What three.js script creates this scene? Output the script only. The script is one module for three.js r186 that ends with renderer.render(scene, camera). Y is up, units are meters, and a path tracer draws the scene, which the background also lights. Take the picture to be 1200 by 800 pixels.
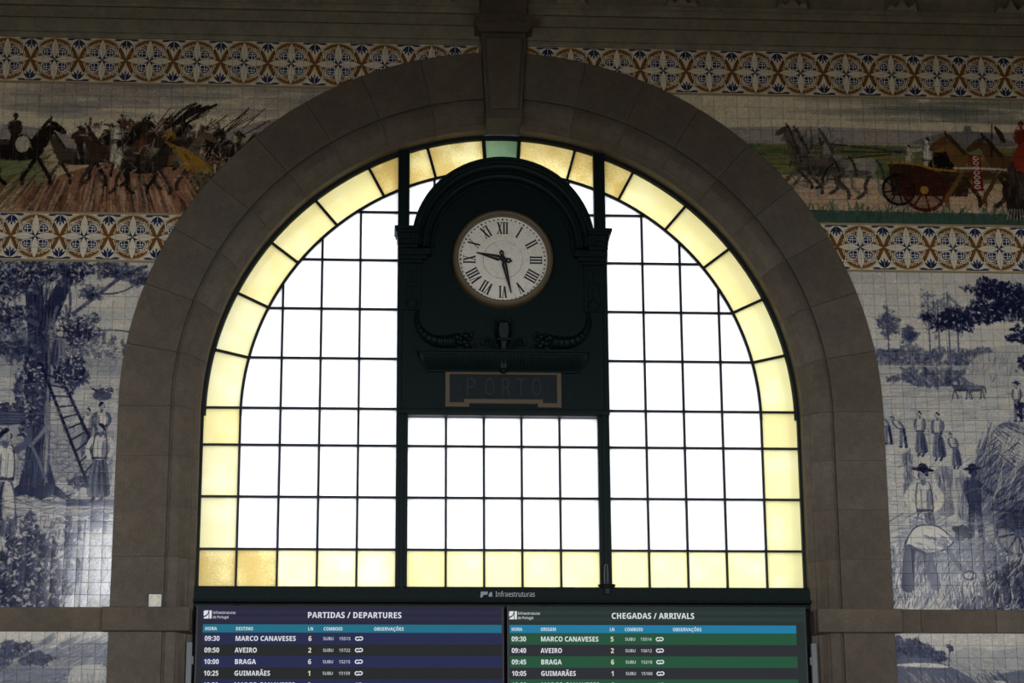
import * as THREE from 'three';
import { mergeGeometries, toCreasedNormals } from 'three/addons/utils/BufferGeometryUtils.js';
import { RoundedBoxGeometry } from 'three/addons/geometries/RoundedBoxGeometry.js';
import { TextGeometry } from 'three/addons/geometries/TextGeometry.js';
import { FontLoader } from 'three/addons/loaders/FontLoader.js';
import { RectAreaLightUniformsLib } from 'three/addons/lights/RectAreaLightUniformsLib.js';

// ------------------------------------------------------------------ camera, sky, light
const scene = new THREE.Scene();
const renderer = new THREE.WebGLRenderer({ antialias: true });
renderer.toneMapping = THREE.LinearToneMapping;
renderer.toneMappingExposure = 1.0;
renderer.shadowMap.enabled = true;
RectAreaLightUniformsLib.init();

const rad = THREE.MathUtils.degToRad;
const camera = new THREE.PerspectiveCamera(2 * Math.atan(400 / 2500) * 180 / Math.PI, 1.5, 0.1, 200);
camera.position.set(-1.565, 1.6, 25.7);
camera.rotation.set(rad(15.150), rad(-3.754), rad(-0.366), 'YXZ');

scene.background = new THREE.Color(3.0, 3.1, 3.25);          // bright overcast daylight outside

// daylight pouring in through the street doors and the tall windows of the wall behind the viewer
function daylight(x, y, z, w, h, k, rgb, ry = 0, rx = 0) {
  const l = new THREE.RectAreaLight(new THREE.Color(...rgb), k, w, h);
  l.position.set(x, y, z); l.rotation.set(rx, ry, 0, 'YXZ'); l.castShadow = true;
  scene.add(l); return l;
}
const DAY = [0.93, 0.98, 1.06];
const HALL = { x: 14, rear: 16.5, end: 32, low: 6.2, top: 15.6 };          // tall hall, then a lower entrance where the viewer stands
const DOORS = [[-9, 2.8, 7.2, 5.6], [0, 2.8, 7.2, 5.6], [9, 2.8, 7.2, 5.6]];            // street doors: x, y, width, height
const REAR_WINDOWS = [[-6.5, 8.25, 1.4, 1.7], [9.6, 8.2, 1.9, 1.7]];                // windows above the entrance
for (const [x, y, w, h] of DOORS) daylight(x, y, HALL.end - 0.03, w, h, 9.8, DAY);      // sunlit square in front of the station
REAR_WINDOWS.forEach(([x, y, w, h], k) => daylight(x, y, HALL.rear - 0.03, w, h, k ? 1 : 17, DAY));
// daylight of the platforms under the departure boards
daylight(0, 1.85, -0.75, 7.3, 3.6, 1.0, DAY, Math.PI);

// ------------------------------------------------------------------ helpers
function rng(seed) { let a = seed >>> 0; return () => { a = (a + 0x6D2B79F5) | 0; let t = Math.imul(a ^ (a >>> 15), 1 | a); t = (t + Math.imul(t ^ (t >>> 7), 61 | t)) ^ t; return ((t ^ (t >>> 14)) >>> 0) / 4294967296; }; }
const taken = {};
function numbered(n) { taken[n] = (taken[n] ?? -1) + 1; return taken[n] ? n + '_' + String(taken[n]).padStart(3, '0') : n; }
function thing(name, label, category, group) {
  const g = new THREE.Group(); g.name = numbered(name); g.userData = { label, category };
  if (group) g.userData.group = group;
  scene.add(g); return g;
}
function structure(name, label) { const g = new THREE.Group(); g.name = numbered(name); g.userData = { kind: 'structure', label }; scene.add(g); return g; }
function part(name, geo, mat, parent, label) {
  const m = new THREE.Mesh(geo, mat); m.name = name; m.castShadow = m.receiveShadow = true;
  if (label) m.userData.label = label;
  parent.add(m); return m;
}
function box(x0, x1, y0, y1, z0, z1, r = 0) {
  const g = r ? new RoundedBoxGeometry(x1 - x0, y1 - y0, z1 - z0, 2, r) : new THREE.BoxGeometry(x1 - x0, y1 - y0, z1 - z0);
  g.translate((x0 + x1) / 2, (y0 + y1) / 2, (z0 + z1) / 2); return g;
}
function joined(list) { return mergeGeometries(list.map(g => { const q = g.index ? g.toNonIndexed() : g; for (const k of Object.keys(q.attributes)) if (!['position', 'normal', 'uv'].includes(k)) q.deleteAttribute(k); return q; })); }
function metreUV(g) {                                  // planar uv in metres, by the way each face points
  const q = g.index ? g.toNonIndexed() : g, p = q.attributes.position, n = q.attributes.normal, uv = new Float32Array(p.count * 2);
  for (let i = 0; i < p.count; i++) {
    const ax = Math.abs(n.getX(i)), ay = Math.abs(n.getY(i)), az = Math.abs(n.getZ(i));
    if (az >= ax && az >= ay) { uv[2 * i] = p.getX(i); uv[2 * i + 1] = p.getY(i); } else if (ax >= ay) { uv[2 * i] = p.getZ(i); uv[2 * i + 1] = p.getY(i); } else { uv[2 * i] = p.getX(i); uv[2 * i + 1] = p.getZ(i); }
  }
  q.setAttribute('uv', new THREE.BufferAttribute(uv, 2)); return q;
}
// solid made by carrying a closed profile [[a, b], ...] through places: map(t, a, b) -> [x, y, z]
function sweep(profile, ts, map, crease = 0.6) {
  const n = profile.length, pos = [], uv = [], idx = [];
  const len = [0]; for (let i = 1; i <= n; i++) { const p = profile[i - 1], q = profile[i % n]; len.push(len[i - 1] + Math.hypot(q[0] - p[0], q[1] - p[1])); }
  const mid = profile[Math.floor(n / 3)];
  let u = 0, last = null;
  for (const t of ts) {
    const m = map(t, mid[0], mid[1]); if (last) u += Math.hypot(m[0] - last[0], m[1] - last[1], m[2] - last[2]); last = m;
    for (let i = 0; i <= n; i++) { const p = profile[i % n]; pos.push(...map(t, p[0], p[1])); uv.push(u, len[i]); }
  }
  for (let k = 0; k < ts.length - 1; k++) for (let i = 0; i < n; i++) { const a = k * (n + 1) + i, b = a + 1, c = a + n + 1, d = c + 1; idx.push(a, c, b, b, c, d); }
  const tri = THREE.ShapeUtils.triangulateShape(profile.map(p => new THREE.Vector2(p[0], p[1])), []);
  for (const [end, flip] of [[0, false], [ts.length - 1, true]]) {
    const base = pos.length / 3;
    for (let i = 0; i < n; i++) { pos.push(...map(ts[end], profile[i][0], profile[i][1])); uv.push(profile[i][0], profile[i][1]); }
    for (const [a, b, c] of tri) flip ? idx.push(base + a, base + c, base + b) : idx.push(base + a, base + b, base + c);
  }
  let vol = 0; const P = i => new THREE.Vector3(pos[3 * i], pos[3 * i + 1], pos[3 * i + 2]);
  for (let i = 0; i < idx.length; i += 3) { const a = P(idx[i]), b = P(idx[i + 1]), c = P(idx[i + 2]); vol += a.dot(b.clone().cross(c)); }
  if (vol < 0) for (let i = 0; i < idx.length; i += 3) [idx[i + 1], idx[i + 2]] = [idx[i + 2], idx[i + 1]];
  const g = new THREE.BufferGeometry();
  g.setAttribute('position', new THREE.Float32BufferAttribute(pos, 3)); g.setAttribute('uv', new THREE.Float32BufferAttribute(uv, 2)); g.setIndex(idx);
  return toCreasedNormals(g, crease);
}
const range = (a, b, n) => Array.from({ length: n + 1 }, (_, i) => a + (b - a) * i / n);
function prism(points, z0, z1, bevel = 0, holes = []) {
  const s = new THREE.Shape(points.map(p => new THREE.Vector2(...p)));
  for (const h of holes) s.holes.push(new THREE.Path(h.map(p => new THREE.Vector2(...p))));
  const g = new THREE.ExtrudeGeometry(s, { depth: z1 - z0 - bevel, bevelEnabled: bevel > 0, bevelThickness: bevel, bevelSize: bevel, bevelOffset: -bevel, bevelSegments: 1, steps: 1, curveSegments: 24 });
  g.translate(0, 0, z0); return g;
}
const circlePts = (cx, cy, r, a0, a1, n) => range(a0, a1, n).map(a => [cx + r * Math.cos(a), cy + r * Math.sin(a)]);
function tube(points, radius, n = 24, m = 8) {         // radius: number or function of 0..1
  const c = new THREE.CatmullRomCurve3(points.map(p => new THREE.Vector3(...p)));
  const g = new THREE.TubeGeometry(c, n, 1, m, false), p = g.attributes.position, f = typeof radius === 'function' ? radius : () => radius;
  for (let i = 0; i <= n; i++) { const o = c.getPointAt(i / n), r = f(i / n); for (let j = 0; j <= m; j++) { const k = i * (m + 1) + j; p.setXYZ(k, o.x + (p.getX(k) - o.x) * r, o.y + (p.getY(k) - o.y) * r, o.z + (p.getZ(k) - o.z) * r); } }
  g.computeVertexNormals(); return g;
}
function canvas(w, h) { const c = document.createElement('canvas'); c.width = w; c.height = h; return c; }
function canvasTexture(c, repeat = false) {
  const t = new THREE.CanvasTexture(c); t.colorSpace = THREE.SRGBColorSpace; t.magFilter = THREE.LinearFilter;
  if (repeat) t.wrapS = t.wrapT = THREE.RepeatWrapping; return t;
}
// tiling value noise
function noiseGrid(size, cells, seed) {
  const r = rng(seed), g = Float32Array.from({ length: cells * cells }, r), out = new Float32Array(size * size), s = x => x * x * (3 - 2 * x);
  for (let y = 0; y < size; y++) for (let x = 0; x < size; x++) {
    const fx = x / size * cells, fy = y / size * cells, ix = Math.floor(fx), iy = Math.floor(fy), tx = s(fx - ix), ty = s(fy - iy), at = (i, j) => g[((j % cells) * cells) + (i % cells)];
    out[y * size + x] = (at(ix, iy) * (1 - tx) + at(ix + 1, iy) * tx) * (1 - ty) + (at(ix, iy + 1) * (1 - tx) + at(ix + 1, iy + 1) * tx) * ty;
  }
  return out;
}
function dataTexture(size, f, metres, srgb = true) {   // f(i, x, y) -> [r, g, b] 0..255 ; repeats every `metres`
  const d = new Uint8Array(size * size * 4);
  for (let y = 0; y < size; y++) for (let x = 0; x < size; x++) { const i = y * size + x, c = f(i, x, y); d[4 * i] = c[0]; d[4 * i + 1] = c[1]; d[4 * i + 2] = c[2]; d[4 * i + 3] = 255; }
  const t = new THREE.DataTexture(d, size, size); t.wrapS = t.wrapT = THREE.RepeatWrapping; t.magFilter = THREE.LinearFilter; t.minFilter = THREE.LinearMipmapLinearFilter; t.generateMipmaps = true;
  if (srgb) t.colorSpace = THREE.SRGBColorSpace;
  t.repeat.set(1 / metres, 1 / metres); t.needsUpdate = true; return t;
}
const clamp = (v, a = 0, b = 255) => Math.max(a, Math.min(b, v));

// ------------------------------------------------------------------ materials
const S = 512, nA = noiseGrid(S, 5, 1), nB = noiseGrid(S, 17, 2), nC = noiseGrid(S, 70, 3), nD = noiseGrid(S, 256, 4);
const stoneMap = (r, g, b, seed) => dataTexture(S, (i, x, y) => {
  const j = (i + seed * 7919) % (S * S), v = (nA[j] - 0.5) * 0.14 + (nB[j] - 0.5) * 0.1 + (nC[j] - 0.5) * 0.1 + (nD[j] - 0.5) * 0.16, w = (nB[(j * 3) % (S * S)] - 0.5) * 10;
  return [clamp(r * (1 + v) + w * 0.4), clamp(g * (1 + v)), clamp(b * (1 + v) - w * 0.4)];
}, 1.3);
const stoneBump = dataTexture(S, i => { const v = 128 + 110 * ((nC[i] - 0.5) * 0.8 + (nD[i] - 0.5) * 1.0); return [v, v, v]; }, 0.9, false);
const granites = [[97, 87, 74, 1], [93, 83, 71, 5], [99, 90, 78, 9], [95, 85, 72, 13]].map(c => new THREE.MeshStandardMaterial({ map: stoneMap(...c), bumpMap: stoneBump, bumpScale: 0.004, roughness: 0.86 }));
const pale = new THREE.MeshStandardMaterial({ map: stoneMap(132, 127, 110, 3), roughness: 0.85 });
const plaster = new THREE.MeshStandardMaterial({ map: stoneMap(138, 120, 90, 21), roughness: 0.9 });
const paving = new THREE.MeshStandardMaterial({ map: stoneMap(134, 123, 104, 25), roughness: 0.5 });
const grout = new THREE.MeshStandardMaterial({ map: stoneMap(140, 132, 118, 17), roughness: 0.95 });
const ironMap = dataTexture(256, (i, x, y) => { const j = (y * 2) * S + x * 2, v = 1 + (nB[j] - 0.5) * 0.35 + (nC[j] - 0.5) * 0.25; return [7 * v, 24 * v, 24 * v]; }, 0.7);
const iron = new THREE.MeshPhysicalMaterial({ map: ironMap, roughness: 0.5, specularIntensity: 0.28 });
const ironBars = new THREE.MeshPhysicalMaterial({ color: 0x171c1e, roughness: 0.5, specularIntensity: 0.5 });
const bronze = new THREE.MeshStandardMaterial({ color: 0x6a5d45, roughness: 0.5 });
const bronzeDark = new THREE.MeshStandardMaterial({ color: 0x574a36, roughness: 0.6 });
const black = new THREE.MeshStandardMaterial({ color: 0x0b0c0f, roughness: 0.5 });
const greySteel = new THREE.MeshStandardMaterial({ color: 0x6b6f72, roughness: 0.5 });

// window glass: ribbed cathedral glass that scatters the daylight
const glassMap = (seed, lo, hi, amount) => dataTexture(256, (i, x, y) => {
  const j = ((y * 2 + seed * 37) % S) * S + (x * 2 + seed * 91) % S, t = clamp((nA[j] - 0.42) * 1.4 + (nC[j] - 0.5) * 0.7 + (nD[j] - 0.5) * 0.8 + Math.sin((x + y) * Math.PI / 4) * 0.07 + amount, 0, 1);
  return [0, 1, 2].map(k => lo[k] + (hi[k] - lo[k]) * t);
}, 0.8);
function glass(map, color = 0xffffff, roughness = 0.98) { return new THREE.MeshPhysicalMaterial({ map, color, transmission: 1, thickness: 0, roughness, ior: 1.5, side: THREE.DoubleSide }); }
const yellowGlass = [glass(glassMap(1, [214, 206, 156], [221, 215, 176], 0.3)), glass(glassMap(2, [212, 200, 136], [219, 209, 156], 0.3)), glass(glassMap(3, [215, 208, 148], [221, 215, 168], 0.2))];
const goldGlass = [glass(glassMap(4, [182, 158, 92], [216, 204, 148], 0.3)), glass(glassMap(5, [178, 152, 84], [213, 198, 138], 0.3))];
const greenGlass = glass(glassMap(6, [84, 108, 80], [106, 130, 98], 0.3));
const clearGlass = [glass(glassMap(7, [216, 217, 222], [226, 226, 228], 0.4)), glass(glassMap(8, [206, 207, 216], [224, 224, 228], 0.4))];

// ------------------------------------------------------------------ the room
const Y0 = 7.588, R_OUT = 4.66, R_GRO = 4.02, R_IN = 3.705, HOLE = 4.2;
const ZW = 0.44, ZT = 0.452;                           // wall face, face of the tiles
const IMP0 = 4.875, IMP1 = 5.155;                      // impost band
{
  const s = [[-HALL.x, 0], [-HOLE, 0], [-HOLE, Y0], ...circlePts(0, Y0, HOLE, Math.PI, 0, 64), [HOLE, Y0], [HOLE, 0], [HALL.x, 0], [HALL.x, HALL.top], [-HALL.x, HALL.top]];
  const w = part('wall_front', metreUV(prism(s, -0.7, ZW)), grout, scene); w.userData = { kind: 'structure', label: 'wall behind the tile murals, pierced by the great arched window' };
  const frameWall = (name, label, g) => { const m = part(name, metreUV(g), plaster, scene); m.userData = { kind: 'structure', label }; };
  const rect = ([x, y, ww, h]) => [[x - ww / 2, y - h / 2], [x + ww / 2, y - h / 2], [x + ww / 2, y + h / 2], [x - ww / 2, y + h / 2]];
  frameWall('wall_rear', 'plaster wall above the entrance, with two windows', prism([[-HALL.x, HALL.low], [HALL.x, HALL.low], [HALL.x, HALL.top], [-HALL.x, HALL.top]], HALL.rear, HALL.rear + 0.5, 0, REAR_WINDOWS.map(rect)));
  frameWall('wall_back', 'plaster wall behind the viewer with three wide street doors', prism([[-HALL.x, -0.001], [HALL.x, -0.001], [HALL.x, HALL.low], [-HALL.x, HALL.low]], HALL.end, HALL.end + 0.5, 0, DOORS.map(rect)));
  frameWall('wall_left', 'plaster side wall of the hall, viewer left', joined([box(-HALL.x - 0.5, -HALL.x, 0, HALL.top, -0.7, HALL.rear + 0.5), box(-HALL.x - 0.5, -HALL.x, 0, HALL.low, HALL.rear + 0.5, HALL.end + 0.5)]));
  frameWall('wall_right', 'plaster side wall of the hall, viewer right', joined([box(HALL.x, HALL.x + 0.5, 0, HALL.top, -0.7, HALL.rear + 0.5), box(HALL.x, HALL.x + 0.5, 0, HALL.low, HALL.rear + 0.5, HALL.end + 0.5)]));
  frameWall('ceiling', 'plaster ceiling of the hall and of its lower entrance', joined([box(-HALL.x - 0.5, HALL.x + 0.5, HALL.top, HALL.top + 0.4, -0.7, HALL.rear + 0.5), box(-HALL.x - 0.5, HALL.x + 0.5, HALL.low, HALL.low + 0.4, HALL.rear + 0.5, HALL.end + 0.5)]));
  const f = part('floor', metreUV(box(-HALL.x - 0.5, HALL.x + 0.5, -0.4, 0, -14, HALL.end + 8)), paving, scene); f.userData = { kind: 'structure', label: 'stone floor of the station hall and platform' };
}

// stone surround of the arch
const arch = structure('trim_1', 'brown granite surround of the arched window');
const PROFILE = [[R_OUT, ZW + 0.001], [R_OUT, 0.494], [R_OUT - 0.006, 0.5], [4.042, 0.5], [4.036, 0.494], [4.036, 0.45], [4.008, 0.45], [4.008, 0.478], [4.0, 0.487], [3.955, 0.494], [3.905, 0.487], [3.882, 0.47], [3.876, 0.45], [3.862, 0.44], [3.83, 0.385], [3.79, 0.335], [3.775, 0.328], [3.768, 0.3], [3.72, 0.262], [R_IN, 0.25], [R_IN, -0.69], [HOLE - 0.002, -0.69], [HOLE - 0.002, ZW + 0.001]];
{
  const r = rng(77), key = 3.5;
  for (const side of [-1, 1]) {
    const cuts = range(90 - key, 0, 9), pick = () => granites[Math.floor(r() * 4)];
    for (let k = 0; k < 9; k++) {
      const a0 = rad(cuts[k]) - 0.0006, a1 = rad(cuts[k + 1]) + 0.0006, lift = (r() - 0.5) * 0.006;
      part('voussoir', sweep(PROFILE, range(a0, a1, 8), (t, a, b) => [side * a * Math.cos(t), Y0 + a * Math.sin(t), b > 0.46 ? b + lift : b]), pick(), arch);
    }
    for (const [y0, y1, n] of [[IMP1, Y0, 4], [0, IMP0, 7]]) for (let k = 0; k < n; k++) {
      const lift = (r() - 0.5) * 0.006;
      part('jamb_block', sweep(PROFILE, [y0 + (y1 - y0) * k / n + 0.0015, y0 + (y1 - y0) * (k + 1) / n - 0.0015], (t, a, b) => [side * a, t, b > 0.46 ? b + lift : b]), pick(), arch);
    }
    part('impost_block', metreUV(prism([[side * 3.715, IMP0], [side * 4.735, IMP0], [side * 4.735, IMP1], [side * 3.715, IMP1]].sort(() => 0), ZW + 0.005, 0.6, 0.008)), pick(), arch);
    part('impost_return', metreUV(box(Math.min(side * 3.703, side * 4.19), Math.max(side * 3.703, side * 4.19), IMP0, IMP1, -0.69, ZW + 0.004)), pick(), arch);
  }
  // mortar in the joints
  const mortar = [], bed = [[R_IN + 0.006, 0.24], [HOLE - 0.01, 0.43], [HOLE - 0.01, -0.68], [R_IN + 0.006, -0.68]], fill = (a0, a1, side) => mortar.push(sweep(bed, [a0, a1], (t, a, z) => [side * a * Math.cos(t), Y0 + a * Math.sin(t), z]));
  for (const side of [-1, 1]) {
    range(90 - key, 0, 9).forEach((c, k) => fill(rad(c) - 0.0006, rad(c) + (k ? 0.0006 : rad(0.13)), side));
    for (const [y0, y1, n] of [[IMP1, Y0, 4], [0, IMP0, 7]]) for (let k = 1; k < n; k++) mortar.push(sweep(bed, [y0 + (y1 - y0) * k / n - 0.0015, y0 + (y1 - y0) * k / n + 0.0015], (t, a, z) => [side * a, t, z]));
  }
  part('mortar', joined(mortar), grout, arch).userData.kind = 'stuff';
  // keystone
  const hw = y => (y - Y0) * Math.tan(rad(key - 0.12));
  const trap = (y0, y1, inset) => [[-hw(y0) + inset, y0], [hw(y0) - inset, y0], [hw(y1) - inset, y1], [-hw(y1) + inset, y1]];
  const ks = part('keystone', metreUV(prism(trap(11.315, 12.47, 0), -0.6, 0.6, 0.006)), granites[1], arch);
  part('raised_panel', metreUV(prism(trap(11.43, 12.39, 0.045), 0.6, 0.66, 0.02)), granites[3], ks);
  part('cap', metreUV(joined([sweep([[12.47, 0.46], [12.47, 0.66], [12.5, 0.69], [12.53, 0.75], [12.545, 0.76], [12.545, 0.78], [12.655, 0.78], [12.655, 0.46]], [-1, 1], (t, a, z) => [t * (0.29 + (z - 0.62) * 0.6 * (z > 0.6 ? 1 : 0) + (z > 0.6 ? 0 : 0.09)), a, z], 0.4)])), granites[1], ks);
  part('upper_block', metreUV(box(-0.3, 0.3, 12.655, 14.2, 0.46, 0.66, 0.01)), granites[1], ks);
}
// string course that carries the impost along the wall
{
  const g = structure('trim_2', 'plain stone string course under the large blue murals');
  for (const side of [-1, 1]) {
    const xs = side < 0 ? [4.74, 5.95, 7.5, 9.2, 11, 14] : [4.74, 4.985, 5.9, 7.4, 9.1, 11, 14];
    for (let k = 0; k + 1 < xs.length; k++) part('stone_block', metreUV(box(Math.min(side * (xs[k] + 0.002), side * (xs[k + 1] - 0.002)), Math.max(side * (xs[k] + 0.002), side * (xs[k + 1] - 0.002)), IMP0 + 0.008, IMP1 + 0.004, ZW, 0.5, 0.004)), granites[k % 4], g);
  }
}
// entablature above the top border, with its brackets
{
  const g = structure('trim_3', 'pale stone entablature above the topmost tile border');
  const prof = [[12.358, ZW], [12.358, 0.466], [12.375, 0.474], [12.41, 0.474], [12.41, 0.462], [12.424, 0.462], [12.424, 0.49], [12.598, 0.494], [12.598, 0.474], [12.61, 0.474], [12.61, 0.512], [12.75, 0.516], [12.75, 0.492], [12.762, 0.492], [12.762, 0.535], [12.79, 0.55], [12.815, 0.585], [12.83, 0.585], [12.83, 0.605], [12.88, 0.61], [12.88, 0.53], [13.7, 0.53], [13.75, 0.62], [13.9, 0.75], [13.9, 0.95], [14.05, 1.0], [14.05, ZW]];
  for (const side of [-1, 1]) {
    part('moulding', sweep(prof, [0.305, HALL.x], (t, a, b) => [side * t, a, b], 0.3), pale, g);
    for (let k = 0; k < 6; k++) {
      const x = side * (0.86 + 1.43 * k) ;
      const leaf = (dx, w, h, lean) => sweep([[-0.5, 0], [-0.42, 0.1], [-0.2, 0.28], [-0.06, 0.6], [0, 1], [0.06, 0.6], [0.2, 0.28], [0.42, 0.1], [0.5, 0]], range(0, 1, 4), (t, a, b) => [x + dx + a * w * (1 - 0.3 * t) + lean * b, 12.883 + b * h * (1 - 0.15 * t), 0.53 + 0.02 + 0.08 * Math.sin(Math.PI * (0.15 + 0.85 * b)) * t + 0.03 * t]);
      part('bracket', metreUV(joined([leaf(0, 0.3, 0.34, 0), leaf(-0.12, 0.22, 0.2, -0.08), leaf(0.12, 0.22, 0.2, 0.08), box(x - 0.1, x + 0.1, 13.15, 13.75, 0.53, 0.78, 0.03), box(x - 0.17, x + 0.17, 13.7, 13.78, 0.53, 0.85, 0.01)])), pale, g);
    }
  }
}
// ------------------------------------------------------------------ painted tiles
// brushes: canvases are laid out in metres (x along the wall, y up)
function painting(x0, x1, y0, y1, S, base) {
  const cv = canvas(Math.round((x1 - x0) * S), Math.round((y1 - y0) * S)), c = cv.getContext('2d');
  c.fillStyle = base; c.fillRect(0, 0, cv.width, cv.height);
  c.setTransform(S, 0, 0, -S, -x0 * S, y1 * S); c.lineCap = 'round'; c.lineJoin = 'round';
  return { c, cv, x0, x1, y0, y1 };
}
const rgbs = (c, a = 1) => `rgba(${c[0] | 0},${c[1] | 0},${c[2] | 0},${a})`;
const mix3 = (a, b, t) => [0, 1, 2].map(k => a[k] + (b[k] - a[k]) * t);
const BLUE = [[231, 224, 207], [184, 182, 177], [108, 113, 130], [48, 55, 88], [15, 19, 50]];
const blue = t => { const s = Math.max(0, Math.min(0.999, t)) * 4, k = Math.floor(s); return mix3(BLUE[k], BLUE[k + 1], s - k); };
function brush(c, r) {
  const B = {
    poly(pts, col, a = 1) { c.fillStyle = rgbs(col, a); c.beginPath(); pts.forEach((p, i) => i ? c.lineTo(...p) : c.moveTo(...p)); c.closePath(); c.fill(); },
    blob(pts, col, a = 1) { c.fillStyle = rgbs(col, a); c.beginPath(); const n = pts.length, m = i => [(pts[i % n][0] + pts[(i + 1) % n][0]) / 2, (pts[i % n][1] + pts[(i + 1) % n][1]) / 2]; c.moveTo(...m(0)); for (let i = 1; i <= n; i++) c.quadraticCurveTo(...pts[i % n], ...m(i)); c.fill(); },
    line(pts, w, col, a = 1) { c.strokeStyle = rgbs(col, a); c.lineWidth = w; c.beginPath(); c.moveTo(...pts[0]); if (pts.length === 2) c.lineTo(...pts[1]); else { for (let i = 1; i < pts.length - 1; i++) { const q = i === pts.length - 2 ? pts[i + 1] : [(pts[i][0] + pts[i + 1][0]) / 2, (pts[i][1] + pts[i + 1][1]) / 2]; c.quadraticCurveTo(...pts[i], ...q); } } c.stroke(); },
    oval(x, y, rx, ry, col, a = 1, rot = 0) { c.fillStyle = rgbs(col, a); c.beginPath(); c.ellipse(x, y, rx, ry, rot, 0, 7); c.fill(); },
    ring(x, y, rx, ry, w, col, a = 1) { c.strokeStyle = rgbs(col, a); c.lineWidth = w; c.beginPath(); c.ellipse(x, y, rx, ry, 0, 0, 7); c.stroke(); },
    scatter(n, x0, x1, y0, y1, f) { for (let k = 0; k < n; k++) f(x0 + r() * (x1 - x0), y0 + r() * (y1 - y0), r); },
    strokes(n, x0, x1, y0, y1, len, ang, spread, w, col, a) { B.scatter(n, x0, x1, y0, y1, (x, y) => { const t = ang + (r() - 0.5) * spread, l = len * (0.4 + r() * 0.8); B.line([[x, y], [x + Math.cos(t) * l, y + Math.sin(t) * l]], w * (0.5 + r()), typeof col === 'function' ? col(r(), x, y) : col, a * (0.5 + r() * 0.7)); }); },
    leaves(cx, cy, rx, ry, n, size, col, a = 0.9) { for (let k = 0; k < n; k++) { const t = r() * 6.283, q = Math.sqrt(r()), lump = 1 + 0.22 * Math.sin(t * 5 + cx * 9); B.oval(cx + Math.cos(t) * q * rx * lump, cy + Math.sin(t) * q * ry * lump, size * (0.5 + r()), size * (0.25 + r() * 0.4), col(r(), q), a * (0.5 + r() * 0.5), r() * 3.1); } },
    // a standing person: h tall, d = facing, bits = { skirt, hat, basket, bend, arms }
    person(x, y, h, d, tone, o = {}) {
      const L = tone.light, M = tone.mid, D = tone.dark, q = (a, b) => [x + a * d * h + (o.bend ?? 0) * h * d * Math.max(0, b - 0.5) * 1.2, y + b * h - (o.bend ?? 0) * h * 0.35 * Math.max(0, b - 0.5)];
      if (o.skirt) { B.blob([q(-0.07, 0.56), q(-0.11, 0.4), q(-0.15, 0.12), q(-0.14, 0.06), q(0.13, 0.05), q(0.14, 0.14), q(0.1, 0.42), q(0.07, 0.56)], M); B.blob([q(-0.02, 0.55), q(0.02, 0.3), q(-0.01, 0.07), q(-0.14, 0.06), q(-0.13, 0.2), q(-0.08, 0.5)], D, 0.75); for (let k = 0; k < 7; k++) { const e = -0.11 + k * 0.036; B.line([q(e * 0.5, 0.53), q(e, 0.3), q(e * 1.15, 0.08)], 0.008 * h, k % 2 ? D : L, 0.55); } B.line([q(-0.05, 0.05), q(-0.02, 0)], 0.04 * h, D); B.line([q(0.05, 0.05), q(0.08, 0)], 0.04 * h, D); if (o.apron) B.blob([q(0.0, 0.55), q(0.08, 0.5), q(0.12, 0.2), q(0.05, 0.16), q(0.0, 0.2)], L, 0.95); }
      else { B.line([q(-0.03, 0.5), q(-0.06, 0.26), q(-0.08, 0.02)], 0.085 * h, D); B.line([q(0.04, 0.5), q(0.06, 0.26), q(0.07, 0.02)], 0.085 * h, M); B.line([q(-0.1, 0.01), q(-0.04, 0.01)], 0.035 * h, D); B.line([q(0.05, 0.01), q(0.12, 0.01)], 0.035 * h, D); }
      B.blob([q(-0.08, 0.52), q(-0.1, 0.68), q(-0.09, 0.8), q(0, 0.85), q(0.09, 0.8), q(0.1, 0.68), q(0.08, 0.52)], o.top ?? L); B.blob([q(-0.08, 0.52), q(-0.1, 0.7), q(-0.06, 0.8), q(-0.02, 0.7), q(-0.03, 0.54)], M, 0.7);
      for (const [a, w] of o.arms ?? [[[[-0.09, 0.79], [-0.15, 0.66], [-0.06, 0.57]], 0.05], [[[0.09, 0.79], [0.15, 0.68], [0.1, 0.56]], 0.05]]) B.line(a.map(p => q(...p)), w * h, o.sleeve ?? M);
      B.line([q(0, 0.83), q(0.005, 0.88)], 0.05 * h, M); B.oval(...q(0.01, 0.92), 0.045 * h, 0.058 * h, mix3(L, M, 0.35)); B.blob([q(-0.05, 0.88), q(-0.055, 0.95), q(0, 0.99), q(0.04, 0.96), q(-0.01, 0.93)], D);
      B.line([q(-0.08, 0.53), q(-0.1, 0.7), q(-0.06, 0.83)], 0.012 * h, D, 0.8); B.line([q(0.08, 0.53), q(0.1, 0.7), q(0.06, 0.83)], 0.012 * h, D, 0.8); B.line([q(-0.07, 0.545), q(0.07, 0.545)], 0.03 * h, D, 0.8); B.line([q(0.04, 0.93), q(0.06, 0.91), q(0.04, 0.89)], 0.012 * h, D, 0.8); for (let k = 0; k < 5; k++) B.line([q(-0.05 + k * 0.025, 0.56), q(-0.06 + k * 0.03, 0.76)], 0.008 * h, k % 2 ? D : L, 0.45);
      if (o.hat) { B.oval(...q(0, 0.97), 0.12 * h, 0.022 * h, D, 1, 0.1 * d); B.blob([q(-0.06, 0.97), q(-0.05, 1.03), q(0.03, 1.04), q(0.06, 0.98)], D); }
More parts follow.
